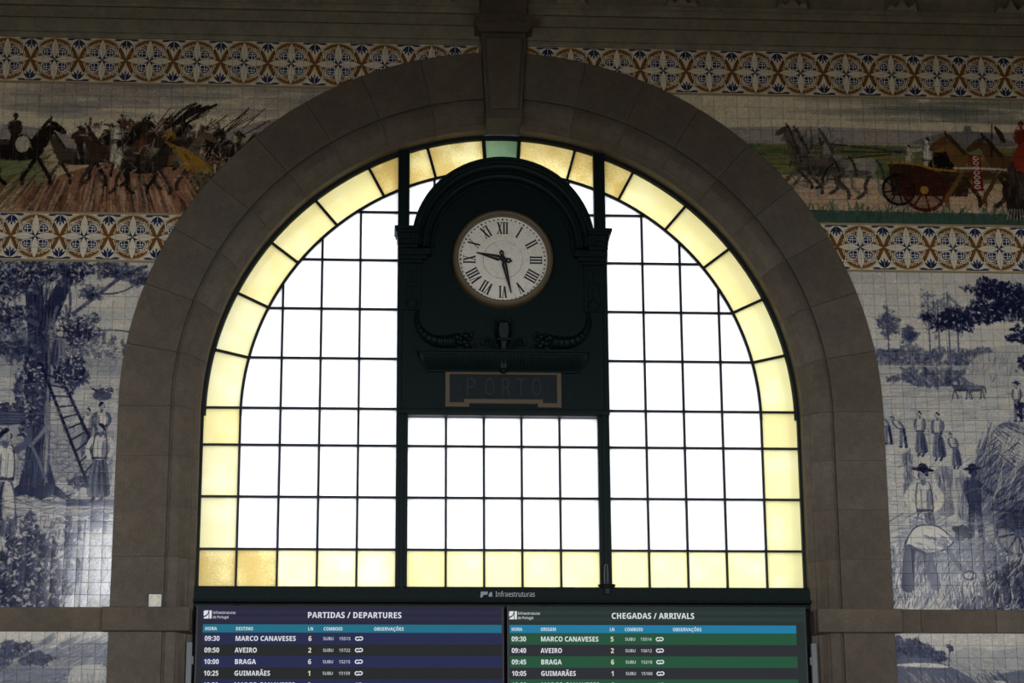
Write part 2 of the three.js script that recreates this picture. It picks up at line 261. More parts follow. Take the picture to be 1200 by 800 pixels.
      if (o.basket) { B.blob([q(-0.12, 1.0), q(-0.16, 1.14), q(0.16, 1.14), q(0.12, 1.0)], M); for (let k = 0; k < 5; k++) B.line([q(-0.13, 1.02 + k * 0.024), q(0.13, 1.02 + k * 0.024)], 0.008 * h, D, 0.6); for (let k = 0; k < 26; k++) B.oval(...q(-0.15 + r() * 0.3, 1.12 + r() * 0.07), 0.025 * h, 0.018 * h, mix3(M, D, r()), 0.9); }
    },
    // a four-legged animal, L long from chest to rump
    beast(x, y, L, d, col, o = {}) {
      const q = (a, b) => [x + a * d * L, y + b * L], dk = mix3(col, [14, 12, 12], 0.6), lt = mix3(col, [226, 214, 190], 0.35), s = o.stride ?? 0.12;
      for (const [a, f, c2] of [[-0.4, s, dk], [0.36, -s, dk], [-0.46, -s, col], [0.42, s, col]]) B.line([q(a, 0.5), q(a + f * 0.6, 0.28), q(a + f * (a < 0 ? 0.3 : 1.2), 0.12), q(a + f * 1.1, 0)], 0.075 * L, c2);
      B.blob([q(-0.55, 0.62), q(-0.58, 0.8), q(-0.4, 0.9), q(0, 0.84), q(0.35, 0.92), q(0.54, 0.76), q(0.46, 0.54), q(0.2, 0.46), q(-0.2, 0.46), q(-0.45, 0.5)], col); B.blob([q(-0.5, 0.55), q(-0.2, 0.46), q(0.2, 0.46), q(0.44, 0.56), q(0.1, 0.6), q(-0.3, 0.6)], dk, 0.7); B.blob([q(-0.5, 0.84), q(-0.2, 0.86), q(0.2, 0.85), q(0.1, 0.78), q(-0.3, 0.76)], lt, 0.5);
      const up = o.neck ?? 0.5;
      B.blob([q(0.3, 0.86), q(0.46, 0.86 + up * 0.6), q(0.6, 0.86 + up), q(0.72, 0.8 + up), q(0.62, 0.8 + up * 0.45), q(0.54, 0.66)], col); B.blob([q(0.58, 0.9 + up), q(0.68, 0.92 + up), q(0.9, 0.74 + up), q(0.92, 0.66 + up), q(0.84, 0.64 + up), q(0.62, 0.76 + up)], mix3(col, dk, 0.25)); B.line([q(0.6, 0.9 + up), q(0.62, 0.99 + up)], 0.04 * L, dk);
      if (o.mane !== false) B.line([q(0.58, 0.92 + up), q(0.44, 0.88 + up * 0.6), q(0.32, 0.9)], 0.07 * L, dk, 0.9);
      B.line([q(-0.54, 0.8), q(-0.66, 0.7), q(-0.68, 0.4)], 0.06 * L, dk);
    },
    wheel(x, y, R, rim, hub) { B.oval(x, y, R, R, rim, 0.35); B.ring(x, y, R, R, R * 0.17, rim); for (let k = 0; k < 8; k++) B.line([[x, y], [x + Math.cos(k * 0.785 + 0.2) * R * 0.9, y + Math.sin(k * 0.785 + 0.2) * R * 0.9]], R * 0.09, rim); B.oval(x, y, R * 0.2, R * 0.2, hub); },
  };
  return B;
}
const bt = { light: blue(0.1), mid: blue(0.6), dark: blue(0.98) }, btPale = { light: blue(0.12), mid: blue(0.5), dark: blue(0.82) };
// brushwork over a finished picture: short strokes in the colours already there
function brushwork(P, r, density, len) {
  const { c, cv } = P, w = cv.width, h = cv.height, d = c.getImageData(0, 0, w, h).data, s = w / (P.x1 - P.x0); c.setTransform(1, 0, 0, 1, 0, 0); c.lineCap = 'round';
  for (let k = 0; k < density * (P.x1 - P.x0) * (P.y1 - P.y0); k++) {
    const x = r() * w, y = r() * h, i = (Math.floor(y) * w + Math.floor(x)) * 4, a = r() * 6.283, l = len * s * (0.3 + r()), v = 1 + (r() - 0.5) * 0.5;
    c.strokeStyle = `rgba(${clamp(d[i] * v) | 0},${clamp(d[i + 1] * v) | 0},${clamp(d[i + 2] * (1 + (v - 1) * 0.85)) | 0},${0.25 + r() * 0.45})`; c.lineWidth = s * 0.006 * (0.5 + r() * 1.4);
    c.beginPath(); c.moveTo(x, y); c.quadraticCurveTo(x + Math.cos(a) * l * 0.5, y + Math.sin(a) * l * 0.5, x + Math.cos(a + 0.6) * l, y + Math.sin(a + 0.6) * l); c.stroke();
  }
  c.setTransform(s, 0, 0, -s, -P.x0 * s, P.y1 * s);
  return P;
}

// orchard: fruit tree, ladder and pickers with baskets
function paintOrchard() {
  const P = painting(-8.4, -3.9, 5.16, 9.41, 200, rgbs(blue(0.07))), r = rng(101), { c } = P, B = brush(c, r);
  // sky, far hills, houses, wall
  for (let k = 0; k < 60; k++) B.oval(-8.4 + r() * 4.5, 8.4 + r() * 1.0, 0.2 + r() * 0.5, 0.03 + r() * 0.06, blue(0.12 + r() * 0.14), 0.25);
  B.strokes(260, -8.4, -3.9, 8.42, 9.4, 0.3, 0, 0.3, 0.008, blue(0.22), 0.25);
  B.blob([[-8.6, 8.2], [-8, 8.5], [-7, 8.42], [-6.2, 8.55], [-5.2, 8.4], [-4, 8.5], [-3.6, 8.2]], blue(0.3), 0.6);
  B.poly([[-5.05, 8.28], [-5.05, 8.5], [-4.8, 8.58], [-4.5, 8.5], [-4.2, 8.56], [-4.2, 8.28]], blue(0.16)); B.line([[-5.08, 8.5], [-4.8, 8.585], [-4.5, 8.5]], 0.02, blue(0.5)); for (let k = 0; k < 6; k++) B.poly([[-5 + k * 0.11, 8.36], [-4.96 + k * 0.11, 8.36], [-4.96 + k * 0.11, 8.43], [-5 + k * 0.11, 8.43]], blue(0.55), 0.8);
  for (let k = 0; k < 22; k++) B.leaves(-8.2 + k * 0.2 + r() * 0.08, 8.25, 0.1, 0.13 + r() * 0.07, 60, 0.028, t => blue(0.35 + t * 0.35), 0.8);
  B.poly([[-8.4, 7.9], [-3.9, 7.98], [-3.9, 8.2], [-8.4, 8.16]], blue(0.34), 0.75); B.strokes(400, -8.4, -3.9, 7.92, 8.17, 0.07, 0, 0.5, 0.007, t => blue(0.2 + t * 0.45), 0.5);
  // ground
  B.poly([[-8.4, 5.1], [-3.9, 5.1], [-3.9, 7.98], [-8.4, 7.92]], blue(0.2), 0.75);
  B.strokes(1500, -8.4, -3.9, 6.7, 7.95, 0.22, 0.02, 0.25, 0.011, t => blue(0.06 + t * 0.36), 0.4);
  B.strokes(1700, -8.4, -3.9, 5.2, 6.9, 0.16, 0.1, 0.9, 0.012, t => blue(0.06 + t * 0.5), 0.4);
  // low stone wall
  B.poly([[-8.4, 6.75], [-6.3, 6.7], [-4.7, 6.62], [-4.7, 7.28], [-6.2, 7.45], [-8.4, 7.42]], blue(0.36), 0.8);
  B.scatter(230, -8.4, -4.75, 6.68, 7.36, (x, y) => { B.ring(x, y, 0.045 + r() * 0.03, 0.03 + r() * 0.02, 0.009, blue(0.62), 0.7); B.oval(x, y + 0.01, 0.03, 0.015, blue(0.16), 0.5); });
  B.strokes(90, -5.3, -4.8, 6.38, 6.44, 0.2, 0, 0.2, 0.02, blue(0.7), 0.5);
  // far figures
  B.person(-5.87, 7.72, 0.34, 1, btPale, { skirt: 1 }); B.person(-5.76, 7.72, 0.24, 1, btPale, { skirt: 1 });
  B.person(-5.02, 6.98, 0.6, -1, btPale, { skirt: 1 }); B.person(-4.86, 6.88, 0.78, 1, bt, { skirt: 1, basket: 1, arms: [[[[-0.09, 0.79], [-0.18, 0.68], [-0.08, 0.58]], 0.05], [[[0.09, 0.8], [0.18, 0.68], [0.08, 0.6]], 0.05]] });
  // trunk
  B.poly([[-5.98, 6.46], [-5.8, 6.62], [-5.74, 6.9], [-5.73, 7.6], [-5.78, 8.4], [-5.9, 9.5], [-5.66, 9.5], [-5.62, 8.8], [-5.3, 9.5], [-5.16, 9.5], [-5.5, 8.5], [-5.47, 7.6], [-5.45, 6.9], [-5.36, 6.62], [-5.18, 6.46], [-5.4, 6.5], [-5.52, 6.44], [-5.7, 6.5]], blue(0.78));
  B.strokes(520, -5.74, -5.48, 6.52, 8.9, 0.3, 1.57, 0.22, 0.012, t => blue(0.5 + t * 0.5), 0.7); B.strokes(110, -5.53, -5.47, 6.6, 8.5, 0.25, 1.55, 0.15, 0.01, blue(0.3), 0.6);
  B.line([[-5.68, 7.1], [-5.55, 7.25], [-5.47, 7.4], [-5.5, 7.62]], 0.045, blue(0.42)); B.line([[-5.47, 6.66], [-5.56, 6.9], [-5.68, 7.12]], 0.035, blue(0.5)); B.strokes(60, -5.95, -5.2, 6.42, 6.54, 0.12, 0.2, 1.2, 0.012, blue(0.8), 0.7);
  // branches
  for (const [pts, w] of [[[[-5.6, 8.5], [-5.3, 8.7], [-4.95, 9.0], [-4.6, 9.3], [-4.4, 9.35]], 0.045], [[[-5.3, 8.72], [-5.28, 8.95], [-5.34, 9.15]], 0.03], [[[-4.95, 9.0], [-4.7, 8.98], [-4.55, 9.1]], 0.022], [[[-5.68, 8.6], [-6.0, 8.8], [-6.4, 8.85]], 0.06], [[[-5.7, 9.0], [-6.2, 9.3], [-6.5, 9.4]], 0.05]]) B.line(pts, w, blue(0.6));
  for (const [x, y, rx, ry, n] of [[-6.1, 9.2, 0.5, 0.28, 620], [-5.5, 9.3, 0.5, 0.2, 420], [-6.3, 8.7, 0.55, 0.22, 520], [-5.2, 8.55, 0.3, 0.2, 320], [-6.9, 9.0, 0.7, 0.4, 600], [-5.95, 8.35, 0.3, 0.2, 260], [-4.75, 9.3, 0.28, 0.12, 150], [-4.45, 9.2, 0.2, 0.1, 90], [-7.8, 8.9, 0.7, 0.5, 600], [-5.05, 9.0, 0.14, 0.1, 60]]) { B.oval(x, y, rx * 0.8, ry * 0.75, blue(0.5), 0.3); B.leaves(x, y, rx, ry, n, 0.034, t => blue(0.3 + t * 0.55), 0.75); B.leaves(x, y - ry * 0.3, rx * 0.8, ry * 0.5, n / 3, 0.03, t => blue(0.65 + t * 0.3), 0.8); }
  B.leaves(-5.72, 7.75, 0.16, 0.5, 260, 0.036, t => blue(0.55 + t * 0.42), 0.95); B.leaves(-5.25, 8.0, 0.2, 0.22, 200, 0.036, t => blue(0.55 + t * 0.42), 0.95);
  // picker up in the tree and the ladder
  B.person(-5.42, 8.05, 0.72, 1, btPale, { skirt: 1, arms: [[[[-0.09, 0.8], [-0.1, 0.95], [-0.04, 1.08]], 0.05], [[[0.09, 0.8], [0.14, 0.95], [0.1, 1.1]], 0.05]] });
  const l0 = [[-5.62, 8.12], [-4.98, 6.62]], l1 = [[-5.4, 8.02], [-4.82, 6.86]];
  for (let k = 1; k < 11; k++) { const t = k / 11; B.line([[l0[0][0] + (l0[1][0] - l0[0][0]) * t, l0[0][1] + (l0[1][1] - l0[0][1]) * t], [l1[0][0] + (l1[1][0] - l1[0][0]) * t, l1[0][1] + (l1[1][1] - l1[0][1]) * t]], 0.022, blue(0.85)); }
  B.line(l0, 0.036, blue(0.97)); B.line(l1, 0.036, blue(0.92));
  // near pickers
  B.person(-4.86, 6.42, 0.98, -1, bt, { skirt: 1, sleeve: blue(0.12), arms: [[[[-0.09, 0.79], [-0.2, 0.7], [-0.12, 0.58]], 0.055], [[[0.09, 0.79], [0.19, 0.66], [0.12, 0.55]], 0.055]] });
  B.leaves(-5.08, 6.66, 0.12, 0.08, 60, 0.03, t => blue(0.5 + t * 0.5));
  B.person(-5.98, 5.92, 1.42, 1, bt, { skirt: 1, apron: 1, basket: 1, arms: [[[[-0.09, 0.79], [-0.16, 0.66], [-0.1, 0.55]], 0.055], [[[0.09, 0.79], [0.24, 0.86], [0.17, 0.99]], 0.06]] });
  B.person(-7.1, 5.9, 1.35, 1, bt, { skirt: 1 });
  // dark vines with stakes in the foreground
  for (const [x, y, rx, ry, n] of [[-6.0, 5.5, 0.3, 0.35, 420], [-5.62, 5.7, 0.26, 0.5, 560], [-5.4, 5.4, 0.25, 0.28, 380], [-5.85, 5.25, 0.5, 0.16, 400], [-5.15, 5.75, 0.12, 0.45, 120], [-6.9, 5.4, 0.7, 0.3, 500], [-7.8, 5.4, 0.6, 0.3, 300], [-4.85, 6.2, 0.12, 0.12, 60]]) B.leaves(x, y, rx, ry, n, 0.042, t => blue(0.45 + t * 0.55), 0.9);
  for (const x of [-5.9, -5.6, -5.42, -5.2, -5.02]) { B.line([[x, 5.15], [x + 0.03, 6.2]], 0.022, blue(0.75)); }
  B.strokes(500, -6.3, -5.2, 5.18, 6.2, 0.1, 1.2, 2.6, 0.012, t => blue(t < 0.3 ? 0.12 : 0.85), 0.6);
  B.strokes(320, -5.25, -4.66, 5.18, 5.9, 0.12, 1.4, 1.2, 0.012, t => blue(0.2 + t * 0.4), 0.5);
  brushwork(P, r, 1300, 0.045);
  // last touches: leaf edges, stones and vine leaves
  for (const [x, y, rx, ry, n] of [[-6.1, 9.2, 0.5, 0.26, 260], [-6.3, 8.7, 0.55, 0.2, 240], [-5.2, 8.55, 0.3, 0.18, 160], [-5.45, 9.3, 0.5, 0.15, 180], [-5.72, 7.75, 0.16, 0.5, 150], [-5.25, 8.0, 0.2, 0.2, 120]]) B.leaves(x, y, rx, ry, n, 0.022, t => blue(t < 0.3 ? 0.12 : 0.6 + t * 0.4), 0.85);
  for (const [x, y, rx, ry, n] of [[-6.0, 5.5, 0.3, 0.35, 260], [-5.62, 5.7, 0.26, 0.5, 380], [-5.4, 5.4, 0.25, 0.28, 260], [-5.9, 5.25, 0.5, 0.14, 260]]) B.leaves(x, y, rx, ry, n, 0.03, t => blue(t < 0.25 ? 0.15 : 0.7 + t * 0.3), 0.9);
  B.strokes(420, -6.3, -4.66, 6.15, 6.45, 0.12, 0, 0.4, 0.007, t => blue(0.4 + t * 0.4), 0.6); B.strokes(300, -6.3, -4.66, 7.4, 7.9, 0.16, 0, 0.2, 0.006, t => blue(0.3 + t * 0.4), 0.5);
  return P;
}
// harvest: hay cart, sheaves and reapers under an overhanging branch
function paintHarvest() {
  const P = painting(3.9, 8.6, 5.16, 9.41, 200, rgbs(blue(0.05))), r = rng(202), { c } = P, B = brush(c, r);
  for (let k = 0; k < 46; k++) B.oval(3.9 + r() * 4.7, 8.55 + r() * 0.85, 0.2 + r() * 0.4, 0.03 + r() * 0.05, blue(0.1 + r() * 0.12), 0.3);
  B.blob([[3.6, 8.2], [4.6, 8.42], [5.6, 8.4], [6.6, 8.5], [7.6, 8.4], [8.8, 8.5], [8.8, 8.1]], blue(0.3), 0.5);
  // far wood
  for (const [x, y, rx, ry] of [[4.6, 8.25, 0.4, 0.16], [5.0, 8.3, 0.4, 0.14], [5.5, 8.22, 0.4, 0.18], [5.85, 8.3, 0.3, 0.12], [7.6, 8.25, 0.7, 0.14]]) B.leaves(x, y, rx, ry, 300, 0.035, t => blue(0.35 + t * 0.4), 0.7);
  for (const [x, h] of [[4.78, 0.75], [5.04, 0.5], [5.3, 0.95], [5.42, 0.85], [5.55, 0.95], [5.66, 0.8]]) { B.line([[x, 8.2], [x + 0.01, 8.2 + h]], 0.02, blue(0.55)); B.leaves(x, 8.2 + h * 0.75, 0.09, h * 0.28, 90, 0.028, t => blue(0.3 + t * 0.4), 0.7); }
  B.leaves(4.8, 8.72, 0.13, 0.13, 130, 0.03, t => blue(0.45 + t * 0.3), 0.85); B.leaves(5.05, 8.6, 0.1, 0.08, 90, 0.03, t => blue(0.5 + t * 0.3), 0.85);
  // fields
  B.poly([[3.9, 5.1], [8.6, 5.1], [8.6, 8.2], [3.9, 8.2]], blue(0.16), 0.85);
  B.strokes(1300, 3.9, 8.6, 7.2, 8.2, 0.4, 0.04, 0.2, 0.013, t => blue(0.04 + t * 0.45), 0.4);
  B.strokes(1700, 3.9, 8.6, 5.9, 7.3, 0.16, 0.3, 1.4, 0.011, t => blue(0.04 + t * 0.45), 0.4);
  B.leaves(5.3, 8.05, 0.5, 0.12, 260, 0.04, t => blue(0.4 + t * 0.4), 0.7);
  // stacks
  for (const [x, y, w, h] of [[6.05, 7.95, 0.34, 0.42], [6.62, 8.05, 0.24, 0.34], [7.5, 7.95, 0.3, 0.4]]) { B.blob([[x - w, y], [x - w * 0.9, y + h * 0.6], [x - w * 0.3, y + h], [x + w * 0.4, y + h], [x + w, y + h * 0.5], [x + w, y]], blue(0.22)); B.strokes(120, x - w * 0.8, x + w * 0.8, y, y + h * 0.8, 0.1, 1.3, 1, 0.009, t => blue(0.1 + t * 0.5), 0.7); }
  B.beast(5.66, 7.78, 0.2, -1, blue(0.6), { neck: 0.1, mane: false }); B.beast(5.84, 7.78, 0.2, -1, blue(0.5), { neck: 0.1, mane: false });
  B.person(6.36, 7.5, 0.5, -1, btPale, { hat: 1 });
  // row of reapers
  for (const [x, y, h, bend, skirt] of [[4.72, 7.2, 0.42, 0.5, 0], [4.9, 7.16, 0.44, 0.55, 0], [5.12, 7.05, 0.58, 0, 1], [5.34, 7.0, 0.62, 0, 1], [5.55, 6.9, 0.48, 0.25, 1], [4.55, 7.25, 0.36, 0.4, 0]]) B.person(x, y, h, -1, btPale, { bend, skirt });
  // sheaves
  for (const [x, y, s] of [[5.38, 6.3, 0.62], [4.94, 6.72, 0.38], [5.62, 6.25, 0.56], [4.92, 6.42, 0.3]]) { B.blob([[x - s * 0.22, y], [x - s * 0.1, y + s * 0.5], [x - s * 0.24, y + s], [x + s * 0.24, y + s], [x + s * 0.1, y + s * 0.5], [x + s * 0.24, y]], blue(0.38)); B.strokes(90, x - s * 0.16, x + s * 0.16, y, y + s * 0.8, s * 0.3, 1.57, 0.3, 0.011, t => blue(0.08 + t * 0.7), 0.7); }
  // loaded cart
  B.blob([[5.75, 6.25], [5.72, 6.9], [5.95, 7.3], [6.2, 7.55], [6.6, 7.3], [7.2, 7.1], [7.5, 6.6], [7.4, 6.1], [6.4, 6.05]], blue(0.52));
  B.strokes(900, 5.8, 7.2, 6.25, 7.2, 0.32, 0.9, 1.0, 0.014, t => blue(0.12 + t * 0.75), 0.6); B.strokes(160, 6.0, 6.7, 7.1, 7.45, 0.36, -0.6, 0.5, 0.015, t => blue(0.04 + t * 0.3), 0.7); B.strokes(300, 5.95, 7.3, 6.1, 6.5, 0.25, 0.3, 1, 0.02, blue(0.85), 0.5);
  B.wheel(6.26, 6.1, 0.27, blue(0.85), blue(0.6)); B.wheel(7.0, 6.1, 0.27, blue(0.85), blue(0.6)); B.beast(6.85, 5.85, 0.62, 1, blue(0.86), { neck: 0.15, mane: false });
  B.person(5.74, 5.95, 0.98, 1, { light: blue(0.7), mid: blue(0.72), dark: blue(0.88) }, { hat: 1, arms: [[[[0.08, 0.78], [0.2, 0.66], [0.3, 0.62]], 0.06], [[[-0.09, 0.79], [-0.12, 0.66], [-0.05, 0.55]], 0.06]] }); B.line([[5.98, 6.5], [6.14, 7.0]], 0.018, blue(0.25));
  // woman with a hat and a reaper bent to the stubble
  B.person(5.12, 5.72, 1.2, -1, bt, { skirt: 1, apron: 1, hat: 1, sleeve: blue(0.08), arms: [[[[-0.1, 0.79], [-0.24, 0.66], [-0.1, 0.57]], 0.075], [[[0.1, 0.79], [0.24, 0.66], [0.1, 0.57]], 0.075]] });
  // stubble and corn in front
  B.strokes(2400, 4.5, 8.6, 5.16, 5.85, 0.16, 1.35, 1.1, 0.011, t => blue(t < 0.45 ? 0.03 + t * 0.2 : t), 0.6); B.strokes(240, 5.45, 5.95, 5.6, 5.95, 0.22, 0.7, 1.5, 0.011, t => blue(0.2 + t * 0.5), 0.7);
  for (const [x, y, rx, ry, n] of [[6.15, 5.4, 0.35, 0.28, 560], [6.7, 5.5, 0.4, 0.4, 500], [5.7, 5.22, 0.3, 0.1, 200], [7.6, 5.5, 0.8, 0.35, 500]]) { B.oval(x, y, rx * 0.8, ry * 0.7, blue(0.72), 0.35); B.leaves(x, y, rx, ry, n, 0.035, t => blue(0.45 + t * 0.55), 0.85); } B.strokes(420, 5.8, 7.0, 5.16, 5.7, 0.2, 1.1, 1.4, 0.013, t => blue(t < 0.3 ? 0.15 : 0.9), 0.6);
  // branch of a near tree
  B.line([[7.4, 8.8], [6.7, 8.95], [6.0, 8.8], [5.5, 8.75]], 0.035, blue(0.85)); B.line([[7.4, 9.2], [6.6, 9.15], [6.1, 9.2]], 0.03, blue(0.85));
  for (const [x, y, rx, ry, n] of [[6.15, 9.2, 0.34, 0.12, 210], [6.5, 9.05, 0.4, 0.2, 330], [5.6, 8.78, 0.34, 0.13, 190], [6.1, 8.9, 0.4, 0.14, 250], [6.6, 8.6, 0.28, 0.12, 170], [7.2, 8.9, 0.7, 0.4, 600], [6.55, 8.2, 0.16, 0.14, 80], [6.42, 7.65, 0.1, 0.1, 30]]) B.leaves(x, y, rx, ry, n, 0.036, t => blue(0.7 + t * 0.3), 0.95);
  brushwork(P, r, 1300, 0.045);
  // last touches: single blades and straws
  B.strokes(700, 4.6, 8.5, 5.17, 5.95, 0.16, 1.3, 1.2, 0.02, t => blue(0.35 + t * 0.3), 0.4);
  B.strokes(620, 4.62, 5.85, 5.17, 5.6, 0.12, 1.4, 1.0, 0.006, t => blue(t < 0.45 ? 0.02 : 0.45 + t * 0.5), 0.8); B.strokes(1000, 5.8, 8.5, 5.17, 5.7, 0.14, 1.2, 1.4, 0.013, t => blue(t < 0.12 ? 0.1 : 0.8 + t * 0.2), 0.85);
  B.strokes(300, 4.66, 5.9, 5.6, 6.3, 0.2, 0.2, 0.8, 0.02, t => blue(0.3 + t * 0.25), 0.6);
  B.line([[5.06, 5.98], [5.14, 5.72], [5.2, 5.46]], 0.13, blue(0.6)); B.line([[4.94, 6.0], [4.86, 5.74], [4.86, 5.44]], 0.14, blue(0.82)); B.strokes(60, 4.82, 5.2, 5.5, 5.95, 0.14, 1.4, 0.5, 0.012, blue(0.92), 0.7);
  B.poly([[4.86, 5.96], [4.92, 6.14], [5.12, 6.22], [5.34, 6.16], [5.46, 6.0], [5.36, 5.86], [5.1, 5.84]], blue(0.08)); B.line([[4.86, 5.96], [4.92, 6.14], [5.12, 6.22], [5.34, 6.16], [5.46, 6.0]], 0.016, blue(0.9)); B.line([[5.46, 6.0], [5.36, 5.86], [5.1, 5.84]], 0.022, blue(0.9)); B.strokes(50, 4.95, 5.35, 5.88, 6.1, 0.14, -0.5, 0.5, 0.012, t => blue(0.3 + t * 0.4), 0.7); B.line([[4.9, 5.94], [5.1, 5.84]], 0.04, blue(0.9));
  B.line([[5.34, 5.95], [5.44, 5.75], [5.56, 5.64]], 0.06, blue(0.55)); B.line([[5.42, 6.04], [5.6, 5.94], [5.72, 5.82]], 0.055, blue(0.45)); B.oval(5.54, 6.06, 0.07, 0.06, blue(0.6)); B.oval(5.56, 6.11, 0.13, 0.05, blue(0.95), 1, -0.45); B.blob([[5.5, 6.14], [5.56, 6.22], [5.66, 6.16], [5.62, 6.08]], blue(0.95)); B.ring(5.62, 5.58, 0.08, 0.05, 0.018, blue(0.8));

  B.strokes(420, 5.8, 7.1, 6.3, 7.2, 0.2, 0.9, 0.9, 0.006, t => blue(t < 0.4 ? 0.08 : 0.9), 0.7); B.strokes(420, 4.6, 6.6, 6.1, 7.0, 0.1, 0.3, 1.2, 0.006, t => blue(0.3 + t * 0.4), 0.5);
  for (const [x, y, rx, ry, n] of [[6.15, 9.2, 0.34, 0.12, 120], [6.5, 9.05, 0.4, 0.2, 190], [5.6, 8.78, 0.34, 0.13, 120], [6.1, 8.9, 0.4, 0.14, 150], [6.6, 8.6, 0.28, 0.12, 90]]) B.leaves(x, y, rx, ry, n, 0.026, t => blue(t < 0.15 ? 0.3 : 0.85 + t * 0.15), 0.95);
  return P;
}
// polychrome friezes
const C = { cream: [226, 214, 182], dust: [190, 180, 156], mauve: [144, 134, 136], grey: [120, 118, 116], green: [116, 122, 76], deep: [52, 74, 48], teal: [66, 92, 82], earth: [168, 126, 98], rust: [112, 72, 52], umber: [54, 40, 32], dark: [24, 20, 20], ochre: [178, 132, 50], sand: [206, 176, 142], red: [116, 40, 32], white: [232, 224, 206] };
function paintRiders() {
  const P = painting(-8.4, -1.7, 10.05, 11.74, 220, rgbs(C.cream)), r = rng(303), { c } = P, B = brush(c, r), many = [C.umber, C.dark, C.rust, C.grey, C.dust, C.umber, C.earth];
  for (let k = 0; k < 90; k++) B.oval(-8.4 + r() * 6.7, 11.3 + r() * 0.45, 0.2 + r() * 0.6, 0.02 + r() * 0.05, mix3(C.mauve, C.grey, r()), 0.24);
  B.blob([[-8.6, 10.9], [-7.4, 11.15], [-6.0, 11.2], [-5.4, 11.02], [-4.6, 10.95], [-3.6, 11.1], [-2.8, 11.35], [-1.6, 11.45], [-1.6, 10.8], [-5, 10.7]], C.mauve, 0.8); B.blob([[-3.6, 10.85], [-2.9, 11.15], [-1.6, 11.3], [-1.6, 10.7]], mix3(C.ochre, C.green, 0.5), 0.8);
  B.poly([[-8.4, 10.0], [-8.4, 10.95], [-6.2, 11.0], [-5.2, 10.85], [-3.4, 10.95], [-1.6, 10.8], [-1.6, 10.0]], C.sand);
  B.strokes(300, -8.4, -1.7, 10.6, 11.0, 0.4, 0.05, 0.2, 0.02, t => mix3(C.dust, C.earth, t), 0.5);
  B.blob([[-8.6, 10.0], [-8.6, 10.9], [-6.4, 11.0], [-5.75, 10.7], [-5.6, 10.4], [-6.1, 10.0]], C.green, 0.8); B.strokes(420, -8.4, -5.7, 10.05, 10.8, 0.28, 0.35, 0.7, 0.022, t => mix3(C.deep, C.green, t), 0.55);
  // churned earth
  B.blob([[-6.3, 10.0], [-5.6, 10.5], [-4.9, 10.72], [-4.0, 10.75], [-3.2, 10.8], [-3.2, 10.4], [-3.8, 10.0]], mix3(C.earth, C.rust, 0.35));
  for (let k = 0; k < 420; k++) { const x = -6.2 + r() * 2.9, y = 10.05 + r() * 0.5, o = x + 4.9; B.line([[x, y], [x + o * 0.06 + (r() - 0.5) * 0.05, y - 0.1], [x + o * 0.18, y - 0.2 - r() * 0.12]], 0.012 + r() * 0.022, [C.rust, C.umber, C.earth, C.sand][Math.floor(r() * 4)], 0.55); }
  B.strokes(160, -3.9, -3.0, 10.3, 10.7, 0.12, 0.9, 1.5, 0.02, t => mix3(C.deep, C.green, t), 0.7); B.leaves(-3.6, 10.5, 0.3, 0.2, 120, 0.03, t => mix3(C.deep, C.umber, t));
  // a troop of riders
  const rider = (x, y, s, d, coat, horse, extra) => { B.beast(x, y, s, d, horse, { neck: 0.35, stride: 0.2 }); B.person(x - 0.05 * d * s, y + s * 0.48, s * 0.95, d, { light: coat, mid: mix3(coat, C.dark, 0.45), dark: C.dark }, { top: coat, sleeve: mix3(coat, C.umber, 0.4), ...(extra ?? {}) }); };
  B.strokes(150, -5.2, -3.6, 10.75, 11.2, 0.16, 0.8, 2.2, 0.035, t => [C.dark, C.umber, C.rust, C.dust][Math.floor(t * 4)], 0.8);
  for (const [x, y, s, d] of [[-3.5, 10.75, 0.3, 1], [-3.75, 10.78, 0.3, 1], [-4.0, 10.8, 0.32, -1], [-3.3, 10.68, 0.32, 1], [-4.2, 10.82, 0.34, 1], [-4.45, 10.8, 0.36, -1]]) rider(x, y, s, d, many[Math.floor(r() * 7)], many[Math.floor(r() * 5)]);
  rider(-5.3, 10.42, 0.52, -1, C.umber, [70, 62, 50], { hat: 1 }); rider(-4.75, 10.72, 0.44, 1, C.rust, C.dark); rider(-4.2, 10.62, 0.5, -1, C.umber, C.umber); rider(-4.85, 10.4, 0.6, -1, C.white, [64, 48, 38]); rider(-4.15, 10.36, 0.62, 1, C.ochre, [110, 98, 80]); rider(-4.5, 10.3, 0.56, 1, C.rust, [50, 40, 34]); rider(-3.35, 10.62, 0.36, 1, C.dust, C.umber);
  B.strokes(26, -4.9, -4.76, 10.62, 10.82, 0.2, 1.4, 0.5, 0.03, t => mix3(C.dust, C.white, t), 0.7); for (let k = 0; k < 16; k++) B.line([[-4.22 + k * 0.012, 10.98 - k * 0.006], [-4.05 + k * 0.014, 10.9 - r() * 0.06], [-3.95 + k * 0.02, 10.66 - r() * 0.1]], 0.03, mix3(C.ochre, C.umber, r() * 0.45), 0.9);
  for (let k = 0; k < 6; k++) B.line([[-4.2 + k * 0.03, 11.14 + r() * 0.1], [-4.08 + k * 0.05, 11.34 + r() * 0.1], [-3.86 + k * 0.05, 11.36 + r() * 0.14]], 0.034, k % 3 ? C.dark : C.umber, 0.95);  for (let k = 0; k < 16; k++) { const x = -5.0 + r() * 1.8, y = 11.0 + r() * 0.2; B.line([[x, y], [x + 0.2 + r() * 0.2, y + 0.18 + r() * 0.2]], 0.012, C.dark, 0.9); } B.strokes(150, -5.3, -3.5, 10.5, 11.25, 0.1, 1.2, 2.6, 0.016, t => [C.dark, C.umber, C.dust, C.white][Math.floor(t * 4)], 0.6);
  B.line([[-3.55, 11.05], [-3.2, 11.45]], 0.014, C.dark);
